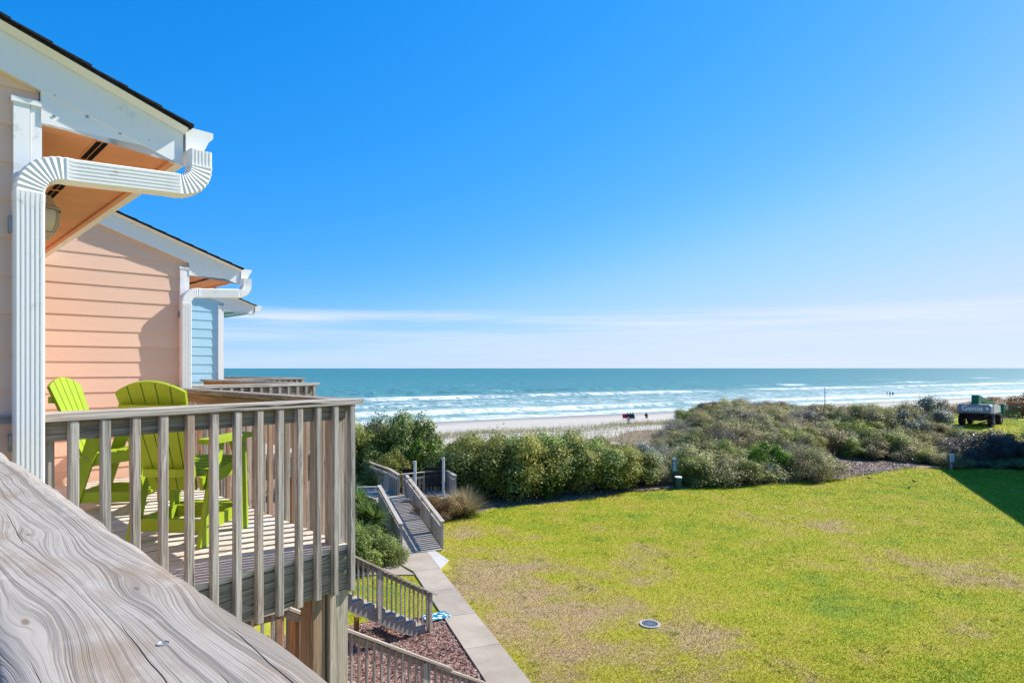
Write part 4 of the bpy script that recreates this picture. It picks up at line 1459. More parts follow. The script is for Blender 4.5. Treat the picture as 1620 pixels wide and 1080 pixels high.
shrub('silver', at(1022, 35.6), 1.15, 2.05, 'pale silvery bush left of the pet waste station')
shrub('olive', at(1037, 34.9), .75, 1.0, 'low green-brown bush at the foot of the silvery bush')
# dune thicket
rng = np.random.default_rng(21)
cnt = 0
for ia in np.arange(21.5, 72, 1.55):
    for iw in np.arange(20, 52, 1.7):
        a_ = ia + rng.uniform(-.6, .6); w_ = iw + rng.uniform(-.6, .6)
        x = a_ * SH_A.x + w_ * SH_W.x; y = a_ * SH_A.y + w_ * SH_W.y
        px = 810 + 1000 * x / y
        if px < 900 or px > 1660: continue
        if lawn_mask(np.array(x), np.array(y)) : continue
        if w_ < np.interp(a_, EA, EW) + (.25 if 1085 < px < 1295 else .8): continue
        if 1295 < px < 1445 and w_ < np.interp(a_, EA, EW) + 4.2: continue        # bare litter patch
        if a_ < 33.5 and w_ > 37: continue
        if px < 945 + max(0, w_ - 31) * 10: continue
        if a_ < 30 and w_ < 30 and px < 1075: continue
        if a_ > 54 and 20 < w_ < 36 and px > 1470: continue
        if a_ > 55.5 and w_ > 36: continue
        u = rng.uniform()
        if px < 1085 and w_ > 28: kd = 'grey' if u < .55 else ('olive' if u < .85 else 'wax')
        elif w_ < 31: kd = 'olive' if u < .55 else ('grey' if u < .7 else ('wax' if u < .88 else 'evergreen'))
        else: kd = 'olive' if u < .48 else ('grey' if u < .66 else ('wax' if u < .78 else ('dark' if u < .9 else 'brown')))
        rx = rng.uniform(1.0, 1.75); hh = rng.uniform(1.1, 1.85) * (1.12 if w_ < 31 else .85) * (.75 if px < 1060 else 1) * (.5 if px > 1448 else 1)
        lab = {'olive': 'low olive scrub bush in the dune thicket', 'grey': 'twiggy grey scrub bush in the dune thicket', 'wax': 'greener leafy bush in the dune thicket', 'evergreen': 'dark evergreen bush in the dune thicket', 'dark': 'dark purplish bush in the dune thicket', 'brown': 'rust brown bush in the dune thicket'}[kd]
        shrub(kd, Vector((x, y, hz(x, y) - .08)), rx, hh, lab, {'olive': 'olive scrub', 'grey': 'grey scrub', 'wax': 'green scrub', 'evergreen': 'dark evergreen scrub', 'dark': 'purplish scrub', 'brown': 'brown scrub'}[kd])
        cnt += 1
print('thicket', cnt)
shrub('bright', at(1222, 36.6), 1.15, 2.0, 'bright green leafy bush in the middle of the thicket front')
shrub('bright', at(1287, 37.4), .8, 1.35, 'bright green bush at the edge of the bare litter patch')
shrub('silver', at(1208, 35.6), .6, .95, 'small blue-grey bush at the thicket foot')
# right-hand shrubs
for px, d, rx, hh, kd, lab in (
        (1460, 51.5, 1.6, 2.5, 'silver', 'big grey-green bush left of the boom lift'), (1440, 49.0, 1.2, 1.8, 'silver', 'grey bush beside the sandy track'),
        (1484, 55.5, 1.05, 2.4, 'silver', 'tall grey bush just left of the boom lift'),
        (1470, 44.0, 1.3, .9, 'olive', 'olive bush below the turf knoll'), (1500, 42.0, 1.2, .85, 'olive', 'tan-tipped bush behind the sign post'),
        (1538, 43.0, 1.8, 1.85, 'dark', 'first dark purple-brown bush right of the sign post'), (1578, 43.3, 1.9, 2.05, 'dark', 'middle dark purple-brown bush right of the sign post'),
        (1618, 43.4, 1.9, 2.05, 'dark', 'dark purple-brown bush cut by the right edge'), (1655, 43.6, 1.8, 1.7, 'dark', 'dark bush just beyond the right edge'),
        (1556, 41.6, 1.1, 1.4, 'dark', 'low dark bush in front of the purple-brown bushes'), (1600, 41.9, 1.2, 1.4, 'dark', 'low dark bush near the right edge'),
        (1520, 41.2, .9, 1.2, 'dark', 'low dark bush just behind the sign board')):
    shrub(kd, at(px, d, -.05), rx, hh, lab)
for px, d, hh in ((1530, 64, 1.6), (1560, 66, 1.5), (1592, 66, 1.7), (1612, 64, 2.2), (1635, 62, 2.5), (1575, 70, 1.6)):
    shrub('brown', at(px, d, 0), 2.0, hh, 'rust brown scrub behind the boom lift', 'brown scrub behind the lift')

shrub('brown', at(686, 26.6), .85, .95, 'clipped rust brown hedge bush, left of the pair by the boardwalk', ry=.8)
shrub('brown', at(716, 26.9), .85, .92, 'clipped rust brown hedge bush, right of the pair by the boardwalk', ry=.8)
shrub('evergreen', pt(6.2, -2.35), 1.15, 1.15, 'low dark evergreen shrub at the bend of the path')
shrub('evergreen', pt(6.35, -1.55), .75, .72, 'lowest glossy shrub spilling onto the path')
shrub('wax', pt(6.7, -3.2), .95, 1.25, 'leafy shrub below the yuccas, next to the balcony post')


def spiky(name, loc, n, ln, wd, droop, mat, label, cat, group=None, seed=0, upb=.35, stems=None):
    rng = np.random.default_rng(seed)
    vs, fs = [], []
    for i in range(n):
        az = rng.uniform(0, 2 * np.pi); el = np.arcsin(rng.uniform(upb - .35, 1))
        L_ = ln * rng.uniform(.75, 1.1); ww = wd * rng.uniform(.8, 1.2)
        base = Vector(stems[rng.integers(len(stems))]) if stems else Vector((rng.normal() * .06, rng.normal() * .06, 0))
        dh = Vector((math.cos(az), math.sin(az), 0)); sd = Vector((-dh.y, dh.x, 0))
        k = len(vs); ns = 4
        for j in range(ns + 1):
            f = j / ns
            p = base + dh * (L_ * f * math.cos(el)) + Z * (L_ * (f * math.sin(el) - droop * f * f))
            w_ = ww * (1 - f ** 1.5) * (.7 + .6 * min(f * 3, 1)) + .001
            vs += [tuple(p + sd * w_ / 2), tuple(p - sd * w_ / 2)]
        for j in range(ns): fs.append((k + 2 * j, k + 2 * j + 1, k + 2 * j + 3, k + 2 * j + 2))
    root = thing(name, loc, label, cat, group)
    me = bpy.data.meshes.new('blades'); me.from_pydata(vs, [], fs); me.materials.append(mat)
    link(bpy.data.objects.new('blades', me), root, WM[root].copy())
    if stems:
        b = MB()
        for s_ in stems: b.tube([(s_[0] * .6, s_[1] * .6, 0), (s_[0], s_[1], s_[2])], [.06, .05], 6)
        b.build('trunk', BARK, root, WM[root].copy(), world_space=False)
    return root


YL = LF['spike']
for i, (t_, s_, hgt, lab) in enumerate(((8.6, -1.75, 1.25, 'front yucca with sword leaves right beside the boardwalk rail'), (10.2, -2.0, 1.75, 'tallest yucca behind, against the pale steps'), (9.2, -2.9, 1.45, 'yucca next to the balcony corner post'), (7.6, -2.3, .75, 'low yucca above the evergreen shrub'))):
    r_ = random.Random(i)
    stems = [(r_.uniform(-.35, .35), r_.uniform(-.35, .35), hgt * r_.uniform(.55, 1.05)) for _ in range(5)]
    spiky('yucca', pt(t_, s_), 520, .78, .042, .12, YL, lab, 'yucca', 'yuccas left of the boardwalk', i, .2, stems)
spiky('ornamental_grass', at(735, 27.6), 900, 1.55, .02, .14, LF['straw'], 'tan plume grass clump at the end of the platform', 'grass clump', None, 9, .75)
spiky('green_grass_clump', at(741, 27.4), 420, .95, .018, .45, LF['wax'], 'green grass clump in front of the tan plume grass', 'grass clump', None, 10, .6)
spiky('green_grass_clump', at(722, 27.6), 260, .8, .018, .45, LF['olive'], 'arching green tuft between the brown hedge and the plumes', 'grass clump', None, 12, .6)


def blade_field(name, X, Y, Zs, ln, wd, lean, mat, label, seed, kind='stuff'):
    rng = np.random.default_rng(seed)
    n = len(X)
    az = rng.uniform(0, 2 * np.pi, n)
    dh = np.stack([np.cos(az), np.sin(az), np.zeros(n)], 1)
    sd = np.stack([-np.sin(az + rng.normal(0, .6, n)), np.cos(az), np.zeros(n)], 1)
    L_ = ln * rng.uniform(.5, 1.3, n)
    le = rng.uniform(lean * .4, lean * 1.3, n)
    base = np.stack([X, Y, Zs], 1)
    tip = base + dh * (L_ * np.sin(le))[:, None] + np.array([0, 0, 1]) * (L_ * np.cos(le))[:, None]
    w_ = (np.broadcast_to(wd, n) * rng.uniform(.7, 1.3, n))[:, None]
    vs = np.stack([base + sd * w_, base - sd * w_, tip], 1).reshape(-1, 3)
    me = bpy.data.meshes.new(name)
    me.vertices.add(3 * n); me.loops.add(3 * n); me.polygons.add(n)
    me.vertices.foreach_set('co', vs.astype(np.float32).ravel())
    me.loops.foreach_set('vertex_index', np.arange(3 * n, dtype=np.int32))
    me.polygons.foreach_set('loop_start', np.arange(0, 3 * n, 3, dtype=np.int32))
    me.materials.append(mat); me.update(calc_edges=True)
    o = link(bpy.data.objects.new(name, me))
    tag(o, label, 'grass', None, kind)
    return o


def grow_lawn():
    rng = np.random.default_rng(3)
    n = 900000
    D = 10 * (58 / 10) ** rng.uniform(0, 1, n)
    px = rng.uniform(480, 1680, n)
    X = (px - 810) / 1000 * D
    keep = lawn_mask(X, D) & ~mulch_mask(X, D)
    s_ = path_s(X, D); t_ = (X - PATH0.x) * ROW.x + (D - PATH0.y) * ROW.y
    keep &= ~((s_ > -.88) & (s_ < .02) & (t_ < 7.2)) & ~((s_ > -3.7) & (s_ < .4) & (t_ > 5.0) & (t_ < 7.2)) & ~((s_ > -.9) & (s_ < .7) & (t_ > 7) & (t_ < 14.2))
    keep &= ((X - 3.44) ** 2 + (D - 15.8) ** 2) > .30 ** 2
    X, Y = X[keep], D[keep]
    Zs = height(X, Y)
    f = np.clip(Y / 20, .8, 2.6)
    blade_field('grass', X, Y, Zs, .042 * f ** .6, .0085 * f, .95, m_blade(), 'short yellow-green winter lawn turf', 4)


grow_lawn()


def weed_tufts():
    rng = np.random.default_rng(31)
    nc, nb = 900, 22
    D = 11 * (38 / 11) ** rng.uniform(0, 1, nc)
    px = rng.uniform(690, 1640, nc)
    X = (px - 810) / 1000 * D
    k = lawn_mask(X, D) & (path_s(X, D) > .1) & (fbm(X, D, .5, 3) > -.15)
    X, D = X[k], D[k]
    r = rng.uniform(.03, .16, len(X))
    X = (X[:, None] + rng.normal(size=(len(X), nb)) * r[:, None]).ravel()
    Y = (D[:, None] + rng.normal(size=(len(D), nb)) * r[:, None]).ravel()
    blade_field('weed_tufts', X, Y, height(X, Y), .06, .011, 1.0, LF['tuft'], 'fresh green weed tufts scattered through the lawn', 32)


weed_tufts()


def dune_grass():
    rng = np.random.default_rng(8)
    n = 26000
    a_ = rng.uniform(10, 110, n)
    w_ = np.where(rng.uniform(size=n) < .55, 62 + rng.normal(0, 2.2, n), rng.uniform(40, 62, n))
    dens = fbm(a_, w_, .22, 4) + .35 * fbm(a_, w_, .9, 2)
    k = (dens > .05) | ((w_ > 59) & (rng.uniform(size=n) < .5)) | ((a_ > 37) & (w_ > 44) & (rng.uniform(size=n) < .5))
    a_, w_ = a_[k], w_[k]
    X = a_ * SH_A.x + w_ * SH_W.x; Y = a_ * SH_A.y + w_ * SH_W.y
    blade_field('dune_grass', X, Y, height(X, Y), .62, .020, .55, LF['straw'], 'dry tan sea oats along the sand dunes', 9)


dune_grass()


def mulch_chips():
    rng = np.random.default_rng(13)
    n = 26000
    t_ = rng.uniform(-7, 1.5, n); s_ = rng.uniform(-7, -.88, n)
    X = PATH0.x + ROW.x * t_ + RN.x * s_; Y = PATH0.y + ROW.y * t_ + RN.y * s_
    k = mulch_mask(X, Y); X, Y = X[k], Y[k]
    nr = rng.normal(size=(len(X), 3)) * .5 + np.array([0, 0, 1]); nr /= np.linalg.norm(nr, axis=1, keepdims=True)
    me = leaves_mesh('mulch_chips', MULCH, np.stack([X, Y, np.full(len(X), GZ + .015) + rng.uniform(0, .02, len(X))], 1), nr, .034, .5, rng)
    o = link(bpy.data.objects.new('mulch', me))
    tag(o, 'reddish brown mulch chips around the stairs', 'mulch', None, 'stuff')


MULCH = m_foliage('mulch_chip', (.07, .035, .03, 1), (.20, .12, .105, 1), (.38, .29, .26, 1), .0)
mulch_chips()


def leaf_litter():
    rng = np.random.default_rng(17)
    n = 9000
    px = rng.uniform(1285, 1450, n); a0 = rng.uniform(0, 1, n)
    d = 36.5 + a0 * 6.5
    X = (px - 810) / 1000 * d
    a_ = X * SH_A.x + d * SH_A.y; w_ = X * SH_W.x + d * SH_W.y
    e = np.interp(a_, EA, EW)
    k = (w_ > e - .5) & (w_ < e + 5)
    X, Y = X[k], d[k]
    nr = rng.normal(size=(len(X), 3)) * .5 + np.array([0, 0, 1]); nr /= np.linalg.norm(nr, axis=1, keepdims=True)
    me = leaves_mesh('leaf_litter', m_foliage('dry_litter', (.12, .08, .06, 1), (.28, .22, .18, 1), (.46, .40, .34, 1), .0), np.stack([X, Y, height(X, Y) + .03], 1), nr, .05, .5, rng)
    o = link(bpy.data.objects.new('leaf_litter', me))
    tag(o, 'dry leaf litter on the bare patch at the thicket edge', 'leaf litter', None, 'stuff')


leaf_litter()

# ------------------------------------------------------------------ small things on the lawn
GREEN = m_plain('dark_green_enamel', srgb(22, 74, 70), .45, .4, var=.15)
TEAL = m_plain('teal_dispenser', srgb(40, 110, 120), .45, .4, var=.15)
LET = m_plain('white_lettering', srgb(232, 236, 238), .6, .2, var=.02)
SIGNW = m_plain('white_sign_panel', srgb(226, 230, 234), .5, .3, var=.04)
SIGNB = m_plain('blue_sign_print', srgb(70, 96, 150), .6, .2, var=.05)
p0 = G(1066.5, 771)
s0 = thing('pet_waste_station', p0, 'dark post with a teal bag dispenser at the hedge end', 'dispenser')
b = MB(); b.box(p0 + Z * .75, (.055, .055, 1.5)); b.build('post', BLACK, s0)
b = MB(); b.box(p0 + Z * 1.18 + Vector((0, -.07, 0)), (.26, .12, .62), ch=.01); dsp = b.build('dispenser_box', TEAL, s0)
b = MB(); b.box(p0 + Z * 1.56 + Vector((0, -.05, 0)), (.17, .02, .12)); b.build('top_sign', SIGNW, s0)
b = MB()
for i in range(4):
    b.box(p0 + Z * (1.36 - .12 * i) + Vector((-.02 + .02 * (i % 2), -.132, 0)), (.15 - .03 * (i % 2), .004, .035))
b.build('lettering', LET, dsp)
p1 = G(1071.5, 773) + Vector((.04, 0, 0))
bn = thing('waste_bin', p1, 'dark green bin with a pale lid below the teal dispenser', 'bin')
b = MB(); b.lathe([(0, 0), (.155, 0), (.16, .03), (.19, .60), (.19, .61)], 16, p1); b.build('body', GREEN, bn, smooth=True)
b = MB(); b.lathe([(.20, .60), (.20, .635), (.17, .66), (0, .67)], 16, p1); b.build('lid', SIGNW, bn)

p2 = G(1505, 744)
sg = thing('small_sign', p2, 'small white sign on a wooden post at the right end of the lawn', 'sign')
b = MB(); b.box(p2 + Z * .48, (.10, .10, .96)); b.build('post', WOOD, sg)
b = MB(); b.box(p2 + Z * .82 + Vector((0, -.065, 0)), (.26, .02, .46)); pn = b.build('panel', SIGNW, sg)
b = MB()
for zz, ww in ((.97, .12), (.90, .17), (.80, .15), (.72, .17), (.66, .12)):
    b.box(p2 + Z * zz + Vector((0, -.078, 0)), (ww, .004, .03))
b.build('lettering', SIGNB, pn)

p3 = G(1028, 987.5)
mh = thing('drain_cover', p3, 'round grey metal drain grate set in the lawn', 'drain cover')
b = MB(); b.lathe([(.20, .0), (.20, .035), (.255, .035), (.262, .0)], 32, p3); b.build('rim', m_plain('cast_rim', srgb(176, 170, 162), .7, .3, .2, .2, 20), mh)
b = MB()
for rr in (.055, .105, .155):
    b.lathe([(rr - .008, .012), (rr - .008, .030), (rr + .008, .030), (rr + .008, .012)], 28, p3)
for j in range(12):
    q = 2 * math.pi * j / 12
    dr = Vector((math.cos(q), math.sin(q), 0))
    b.beam(p3 + dr * .02 + Z * .021, p3 + dr * .205 + Z * .021, .016, .018)
b.build('grate', METAL, mh)
b = MB(); b.lathe([(0, .006), (.205, .006)], 28, p3); b.build('pit', BLACK, mh)


def bird(px, py, rz, label):
    p = G(px, py)
    root = thing('bird', p, label, 'bird', 'small dark birds on the lawn', rz)
    b = MB()
    b.tube([(-.11, 0, .07), (-.07, 0, .075), (0, 0, .085), (.06, 0, .10), (.085, 0, .13), (.10, 0, .15), (.125, 0, .15), (.145, 0, .148)], [.012, .02, .042, .04, .025, .024, .012, .003], 8)
    b.build('body', BLACK, root, WM[root].copy(), smooth=True, world_space=False)
    b = MB()
    for s in (-1, 1): b.tube([(.0, s * .015, .06), (.005, s * .018, 0)], .004, 4)
    b.build('leg', BLACK, root, WM[root].copy(), world_space=False)


bird(1375.5, 758.5, 2.6, 'dark bird nearest the bare litter patch')
bird(1437.5, 773.5, .4, 'dark bird farther down the lawn, lower of the pair')
bird(1446, 763, 1.9, 'dark bird on the lawn, upper of the pair on the right')

# flag pole on the dune and marker post at the beach
pp = at(1305, 56)
fp = thing('marker_pole', pp, 'thin tall pole standing up out of the dune thicket', 'pole')
b = MB(); b.tube([pp, Vector((pp.x, pp.y, -1.75))], [.05, .03], 8); b.build('shaft', METAL, fp)
b = MB(); b.lathe([(0, 0), (.05, .03), (.05, .06), (0, .09)], 8, (pp.x, pp.y, -1.76)); b.build('finial', METAL, fp)
pp = at(994, 84)
fp = thing('beach_post', pp, 'short wooden post in front of the beach sitters', 'post')
b = MB(); b.box(pp + Z * .45, (.2, .2, .9)); b.build('shaft', WOOD, fp)
b = MB(); b.box(pp + Z * .93, (.26, .26, .06)); b.build('cap', WOOD, fp)
# pale timber walkway on the dune
pw = at(1421, 54)
wk = thing('dune_walkway', pw, 'pale timber walkway crossing the dune left of the grey bushes', 'walkway')
dw_ = Vector((.35, -.94, 0))
for i in range(18):
    c = Vector((pw.x, pw.y, 0)) + dw_ * (i * .15 - 1.4)
    c.z = hz(pw.x, pw.y) + .62 - .05 * i
    b_ = beam('plank', c - Vector((.94, .35, 0)) * .62, c + Vector((.94, .35, 0)) * .62, .142, .04, SANDW if False else WOODD, wk)

# ------------------------------------------------------------------ people (small, far away)
SKIN = m_plain('skin_tone', srgb(196, 150, 124), .6, .3, var=.05)


def person(loc, rz, joints, edges, label, cloth, group=None, extra=None):
    root = thing('person', loc, label, 'person', group, rz)
    names = list(joints)
    me = bpy.data.meshes.new('body')
    me.from_pydata([joints[n][:3] for n in names], [], [(names.index(a), names.index(b)) for a, b in edges])
    mats = cloth
    for m in mats: me.materials.append(m)
    o = bpy.data.objects.new('body', me)
    link(o, root, WM[root].copy())
    md = o.modifiers.new('skin', 'SKIN')
    for i, n in enumerate(names):
        sv = me.skin_vertices[0].data[i]
        r_ = joints[n][3]
        sv.radius = (r_, r_)
        sv.use_root = (n == 'pelvis')
    md.use_smooth_shade = True
    ss = o.modifiers.new('sub', 'SUBSURF'); ss.levels = 1; ss.render_levels = 1
    hd = joints['head']
    b = MB(); b.lathe([(0, -.11), (.05, -.10), (.075, -.04), (.08, .03), (.065, .09), (.03, .12), (0, .125)], 12, (hd[0], hd[1], hd[2] + .03))
    b.build('head', SKIN, root, WM[root].copy(), smooth=True, world_space=False)
    b = MB(); b.lathe([(.088, .03), (.085, .08), (.06, .13), (0, .15)], 12, (hd[0], hd[1] - .01, hd[2] + .03))
    b.build('hair', extra or BLACK, root, WM[root].copy(), smooth=True, world_space=False)
    return root


EDG = [('pelvis', 'chest'), ('chest', 'neck'), ('neck', 'head'), ('chest', 'ls'), ('ls', 'le'), ('le', 'lh'), ('chest', 'rs'), ('rs', 're'), ('re', 'rh'), ('pelvis', 'lk0'), ('lk0', 'lk'), ('lk', 'la'), ('la', 'lt'), ('pelvis', 'rk0'), ('rk0', 'rk'), ('rk', 'ra'), ('ra', 'rt')]
STAND = dict(pelvis=(0, 0, .95, .14), chest=(0, 0, 1.35, .15), neck=(0, .01, 1.50, .055), head=(0, .02, 1.62, .06), ls=(-.19, 0, 1.40, .065), le=(-.25, 0, 1.12, .048), lh=(-.24, .06, .86, .038), rs=(.19, 0, 1.40, .065), re=(.25, 0, 1.12, .048), rh=(.25, .06, .86, .038), lk0=(-.09, 0, .88, .10), lk=(-.11, .02, .48, .07), la=(-.11, -.01, .07, .045), lt=(-.12, .14, .04, .035), rk0=(.09, 0, .88, .10), rk=(.12, .06, .48, .07), ra=(.12, .02, .07, .045), rt=(.13, .17, .04, .035))
SIT = dict(STAND, pelvis=(0, 0, .36, .15), chest=(0, -.12, .74, .15), neck=(0, -.13, .90, .055), head=(0, -.11, 1.02, .06), ls=(-.19, -.12, .79, .065), le=(-.25, .0, .56, .048), lh=(-.2, .2, .52, .038), rs=(.19, -.12, .79, .065), re=(.25, .0, .56, .048), rh=(.2, .2, .52, .038), lk0=(-.09, .06, .34, .10), lk=(-.12, .44, .42, .07), la=(-.12, .62, .07, .045), lt=(-.12, .74, .04, .035), rk0=(.09, .06, .34, .10), rk=(.12, .44, .42, .07), ra=(.12, .62, .07, .045), rt=(.12, .74, .04, .035))
BEND = dict(STAND, pelvis=(0, -.1, .92, .14), chest=(0, .22, 1.20, .15), neck=(0, .34, 1.30, .055), head=(0, .44, 1.36, .06), ls=(-.19, .22, 1.22, .065), le=(-.25, .38, 1.0, .048), lh=(-.2, .55, .9, .038), rs=(.19, .22, 1.22, .065), re=(.25, .38, 1.0, .048), rh=(.2, .55, .9, .038))
CL = lambda n, c: [m_plain(n, c, .9, .1, var=.1)]
for i, (px, c, lab) in enumerate(((1403.5, srgb(60, 56, 60), 'leftmost of three people wading in the surf'), (1408, srgb(80, 62, 58), 'middle one of three people wading in the surf'), (1412.5, srgb(58, 66, 80), 'rightmost of three people wading in the surf'))):
    d = 212.0
    person(H(px, d, SEA - .1), 1.0 + i * .8, STAND, EDG, lab, CL('wader_clothes', c), 'waders')
FAB = m_plain('red_chair_fabric', srgb(196, 30, 52), .8, .2)
FABB = m_plain('navy_chair_fabric', srgb(40, 60, 84), .8, .2)


def beach_chair(px, d, rz, fab, label):
    p = at(px, d)
    root = thing('beach_chair', p, label, 'beach chair', 'folding chairs on the beach', rz)
    b = MB(); b.prism([(-.28, -.22, .30), (.28, -.22, .30), (.28, .28, .36), (-.28, .28, .36)], (0, 0, .03)); b.build('seat', fab, root, WM[root].copy(), world_space=False)
    b = MB(); b.prism([(-.28, -.22, .32), (.28, -.22, .32), (.28, -.48, .98), (-.28, -.48, .98)], (0, .03, .01)); b.build('backrest', fab, root, WM[root].copy(), world_space=False)
    b = MB()
    for s in (-.29, .29):
        b.tube([(s, .28, .36), (s, -.40, 0)], .014, 6); b.tube([(s, -.25, .34), (s, .34, 0)], .014, 6); b.tube([(s, -.34, .58), (s, .26, .56), (s, .28, .34)], .014, 6)
    b.build('frame', METAL, root, WM[root].copy(), world_space=False)


dB_ = 100.0
for px, fab, lab, cl in ((988.5, FAB, 'red folding beach chair, leftmost of the group', None), (993.5, FABB, 'dark folding chair second from left on the beach', (srgb(70, 84, 110), 'person in blue sitting second from left on the beach')), (997.5, FABB, 'dark folding chair in the middle of the beach group', (srgb(34, 34, 38), 'person in black sitting in the middle of the beach group')), (1001.5, FABB, 'dark folding chair at the right of the beach group', (srgb(44, 58, 60), 'person in dark green sitting at the right of the beach group'))):
    beach_chair(px, dB_, R(-25), fab, lab)
    if cl:
        person(at(px, dB_), R(-25), SIT, EDG, cl[1], CL('sitter_clothes', cl[0]), 'people sitting on the beach')
person(at(1022.5, 101), R(-20), SIT, EDG, 'lone dark figure sitting on the sand right of the group', CL('sitter_clothes', srgb(40, 46, 56)))

# ------------------------------------------------------------------ boom lift
LG = m_plain('lift_grey_paint', srgb(122, 138, 160), .5, .3, var=.1)
LGL = m_plain('lift_light_grey_paint', srgb(190, 192, 196), .5, .3, var=.1)
LGR = m_plain('lift_green_paint', srgb(16, 104, 76), .45, .4, var=.12)
CHS = m_plain('lift_chassis_paint', srgb(40, 38, 42), .7, .3, var=.3)
LZ = 53.5
lp = at(1544, LZ)
yaw = math.atan2(.0, 1) + R(-50)            # local +y is the lift's forward direction, away and to the right
bl = thing('boom_lift', lp, 'grey and green boom lift parked on the turf knoll', 'boom lift', None, yaw)
BM = WM[bl]


def lpart(name, b, m, par=None, smooth=False):
    return b.build(name, m, par or bl, BM.copy(), world_space=False, smooth=smooth)


b = MB(); b.box((0, 1.3, .78), (1.5, 2.9, .42), ch=.05); b.box((0, 1.3, .62), (.9, 3.2, .3)); b.box((0, .15, .72), (2.1, .35, .30)); b.box((0, 2.55, .72), (2.1, .35, .30)); lpart('chassis', b, CHS)
for x in (-1.03, 1.03):
    for y in (.15, 2.55):
        b = MB()
        pr = [(.18, -.19), (.42, -.19), (.5, -.13), (.5, .13), (.42, .19), (.18, .19)]
        for r_, z_ in [pr]if False else []: pass
        k0 = len(b.v)
        b.lathe(pr, 20)
        b.v = [(x + q[2], y + q[0], .5 + q[1]) for q in b.v]
        wh = lpart('wheel', b, BLACK)
        b = MB(); b.lathe([(0, -.17), (.19, -.17), (.22, -.1), (.22, .1), (.19, .17), (0, .17)], 16)
        b.v = [(x + q[2], y + q[0], .5 + q[1]) for q in b.v]
        lpart('hub', b, LGL, wh)
# turntable with counterweight and engine covers
b = MB(); b.lathe([(0, .98), (.6, .98), (.6, 1.1), (0, 1.1)], 20, (0, 1.2, 0)); lpart('turntable', b, CHS)
b = MB()
b.prism([(-1.18, -.55, 1.12), (1.18, -.55, 1.12), (1.18, -.60, 1.30), (1.18, -.60, 1.72), (1.02, -.55, 1.86), (-1.02, -.55, 1.86), (-1.18, -.60, 1.72), (-1.18, -.60, 1.30)], (0, .75, 0))
cw = lpart('counterweight', b, LG)
b = MB(); b.prism([(1.2, .2, 1.12), (1.2, 2.3, 1.12), (1.2, 2.2, 1.55), (1.2, 1.7, 1.78), (1.2, .2, 1.84)], (-.55, 0, 0)); lpart('engine_cover', b, LGL)
b = MB(); b.prism([(-.65, .2, 1.12), (-.65, 2.3, 1.12), (-.65, 2.2, 1.55), (-.65, 1.7, 1.78), (-.65, .2, 1.84)], (-.55, 0, 0)); lpart('engine_cover', b, LGL)
b = MB(); b.box((0, -.6, 1.06), (2.2, .10, .10)); 
for i in range(17): b.box((-1.04 + i * .13, -.64, 1.05), (.06, .05, .07))
lpart('bumper', b, CHS)
# boom
b = MB(); b.prism([(-.26, -.35, 1.75), (-.26, .65, 1.75), (-.26, .95, 2.45), (-.26, -.20, 2.62)], (.52, 0, 0)); lpart('boom_pivot', b, LGR)
b = MB(); b.beam((0, -.15, 2.42), (0, 5.3, 1.60), .34, .36); bo = lpart('boom', b, LGR)
b = MB(); b.beam((0, 3.0, 1.96), (0, 7.2, 1.30), .26, .28); lpart('boom_extension', b, LGL, bo)
b = MB(); b.beam((0, .5, 1.75), (0, 2.4, 1.80), .12, .12); lpart('lift_cylinder', b, METAL, bo)
b = MB(); b.box((0, 7.5, 1.0), (.7, .5, 1.2), ch=.05); lpart('jib_head', b, LGR)
# basket
b = MB()
for zz in (.25, .75, 1.30):
    for (xa, ya), (xb, yb) in (((-1.2, 8.0), (1.2, 8.0)), ((1.2, 8.0), (1.2, 9.0)), ((1.2, 9.0), (-1.2, 9.0)), ((-1.2, 9.0), (-1.2, 8.0))):
        b.tube([(xa, ya, zz), (xb, yb, zz)], .035, 6)
for xa in (-1.2, -.6, 0, .6, 1.2):
    for ya in (8.0, 9.0): b.tube([(xa, ya, .22), (xa, ya, 1.3)], .03, 6)
bk = lpart('basket', b, LGR)
b = MB(); b.box((0, 8.5, .24), (2.45, 1.05, .06)); lpart('basket_floor', b, CHS, bk)
b = MB(); b.box((.2, 7.95, 1.2), (.6, .12, .3)); lpart('control_box', b, LGL, bk)
# lettering on the counterweight
cu = bpy.data.curves.new('lettering', 'FONT')
cu.body = 'Genie'
cu.size = .62; cu.extrude = .004; cu.offset = .008; cu.align_x = 'CENTER'; cu.align_y = 'CENTER'
to = bpy.data.objects.new('lettering_src', cu)
sc.collection.objects.link(to)
bpy.context.view_layer.update()
me = bpy.data.meshes.new_from_object(to.evaluated_get(bpy.context.evaluated_depsgraph_get()))
bpy.data.objects.remove(to)
me.materials.clear(); me.materials.append(LET)
link(bpy.data.objects.new('lettering', me), cw, BM @ Matrix.Translation((-.12, -.612, 1.50)) @ Matrix.Rotation(R(90), 4, 'X'))
b = MB(); b.lathe([(0, 0), (.10, 0), (.10, .004), (.07, .004), (.07, .002)], 16); b.v = [(.92 + q[0], -.608 - q[2], 1.52 + q[1]) for q in b.v]; lpart('emblem', b, LET, cw)
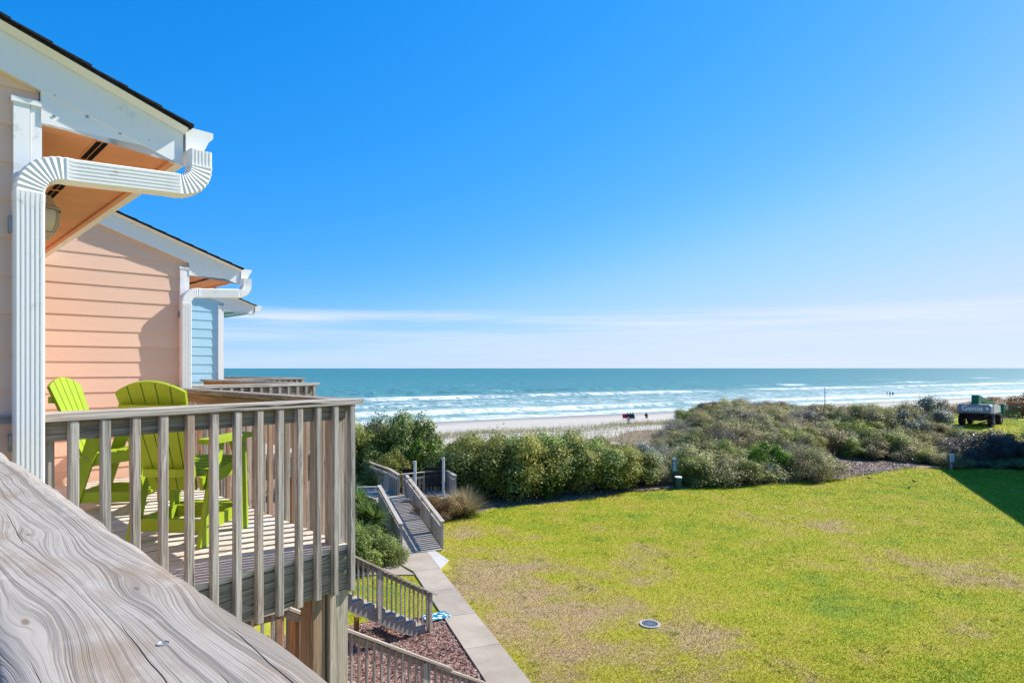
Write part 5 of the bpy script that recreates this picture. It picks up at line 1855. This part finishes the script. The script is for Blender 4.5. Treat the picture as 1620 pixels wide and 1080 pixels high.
# worker beside the front wheel
wp = at(1570.5, LZ - 1.0)
person(wp, R(70), BEND, EDG, 'worker in jeans and white cap bending beside the lift wheel', CL('worker_jeans', srgb(70, 78, 104)), None, LET)
# flat board on the grass
pb = at(1513, 53.0)
b = MB(); b.box((0, 0, .10), (1.0, .5, .05)); b.box((-.35, 0, .04), (.1, .45, .08)); b.box((.35, 0, .04), (.1, .45, .08))
o = b.build('timber_pallet', WOODD, None, Matrix.Translation(pb)); tag(o, 'low pale board lying on the grass left of the lift', 'pallet')

# ------------------------------------------------------------------ neighbouring building right of the frame (throws the shade on the lawn)
nb_ = thing('neighbour_house', Vector((38, 40, GZ)), 'grey clapboard neighbouring building beyond the right edge of the lawn', 'house')
ca, cb = Vector((38.6, 46.4, 0)), Vector((31.2, 29.6, 0))
dd = (cb - ca).normalized(); oo = Vector((-dd.y, dd.x, 0))
if oo.x < 0: oo = -oo
b = MB(); b.prism([ca + Z * (GZ - .2), cb + Z * (GZ - .2), cb + Z * 4.9, ca + Z * 4.9], oo * 9.0); b.build('wall', GREYH, nb_)
b = MB(); b.prism([ca - dd * .3 - oo * .4 + Z * 4.9, ca - dd * .3 + oo * 9.4 + Z * 4.9, ca - dd * .3 + oo * 4.5 + Z * 6.7], (cb - ca) + dd * .6); b.build('roof', SHINGLE, nb_)
for i in range(5):
    for z0 in (-5.4, -2.3, .9):
        c = ca.lerp(cb, (i + .5) / 5)
        b = MB(); b.prism([c - dd * .6 - oo * .05 + Z * z0, c + dd * .6 - oo * .05 + Z * z0, c + dd * .6 - oo * .05 + Z * (z0 + 1.5), c - dd * .6 - oo * .05 + Z * (z0 + 1.5)], oo * .04)
        w_ = b.build('window', WHITE, nb_)
        b = MB(); b.prism([c - dd * .52 - oo * .06 + Z * (z0 + .08), c + dd * .52 - oo * .06 + Z * (z0 + .08), c + dd * .52 - oo * .06 + Z * (z0 + 1.42), c - dd * .52 - oo * .06 + Z * (z0 + 1.42)], oo * .008)
        b.build('pane', GLASSD, w_)
print('objects', len(bpy.data.objects))
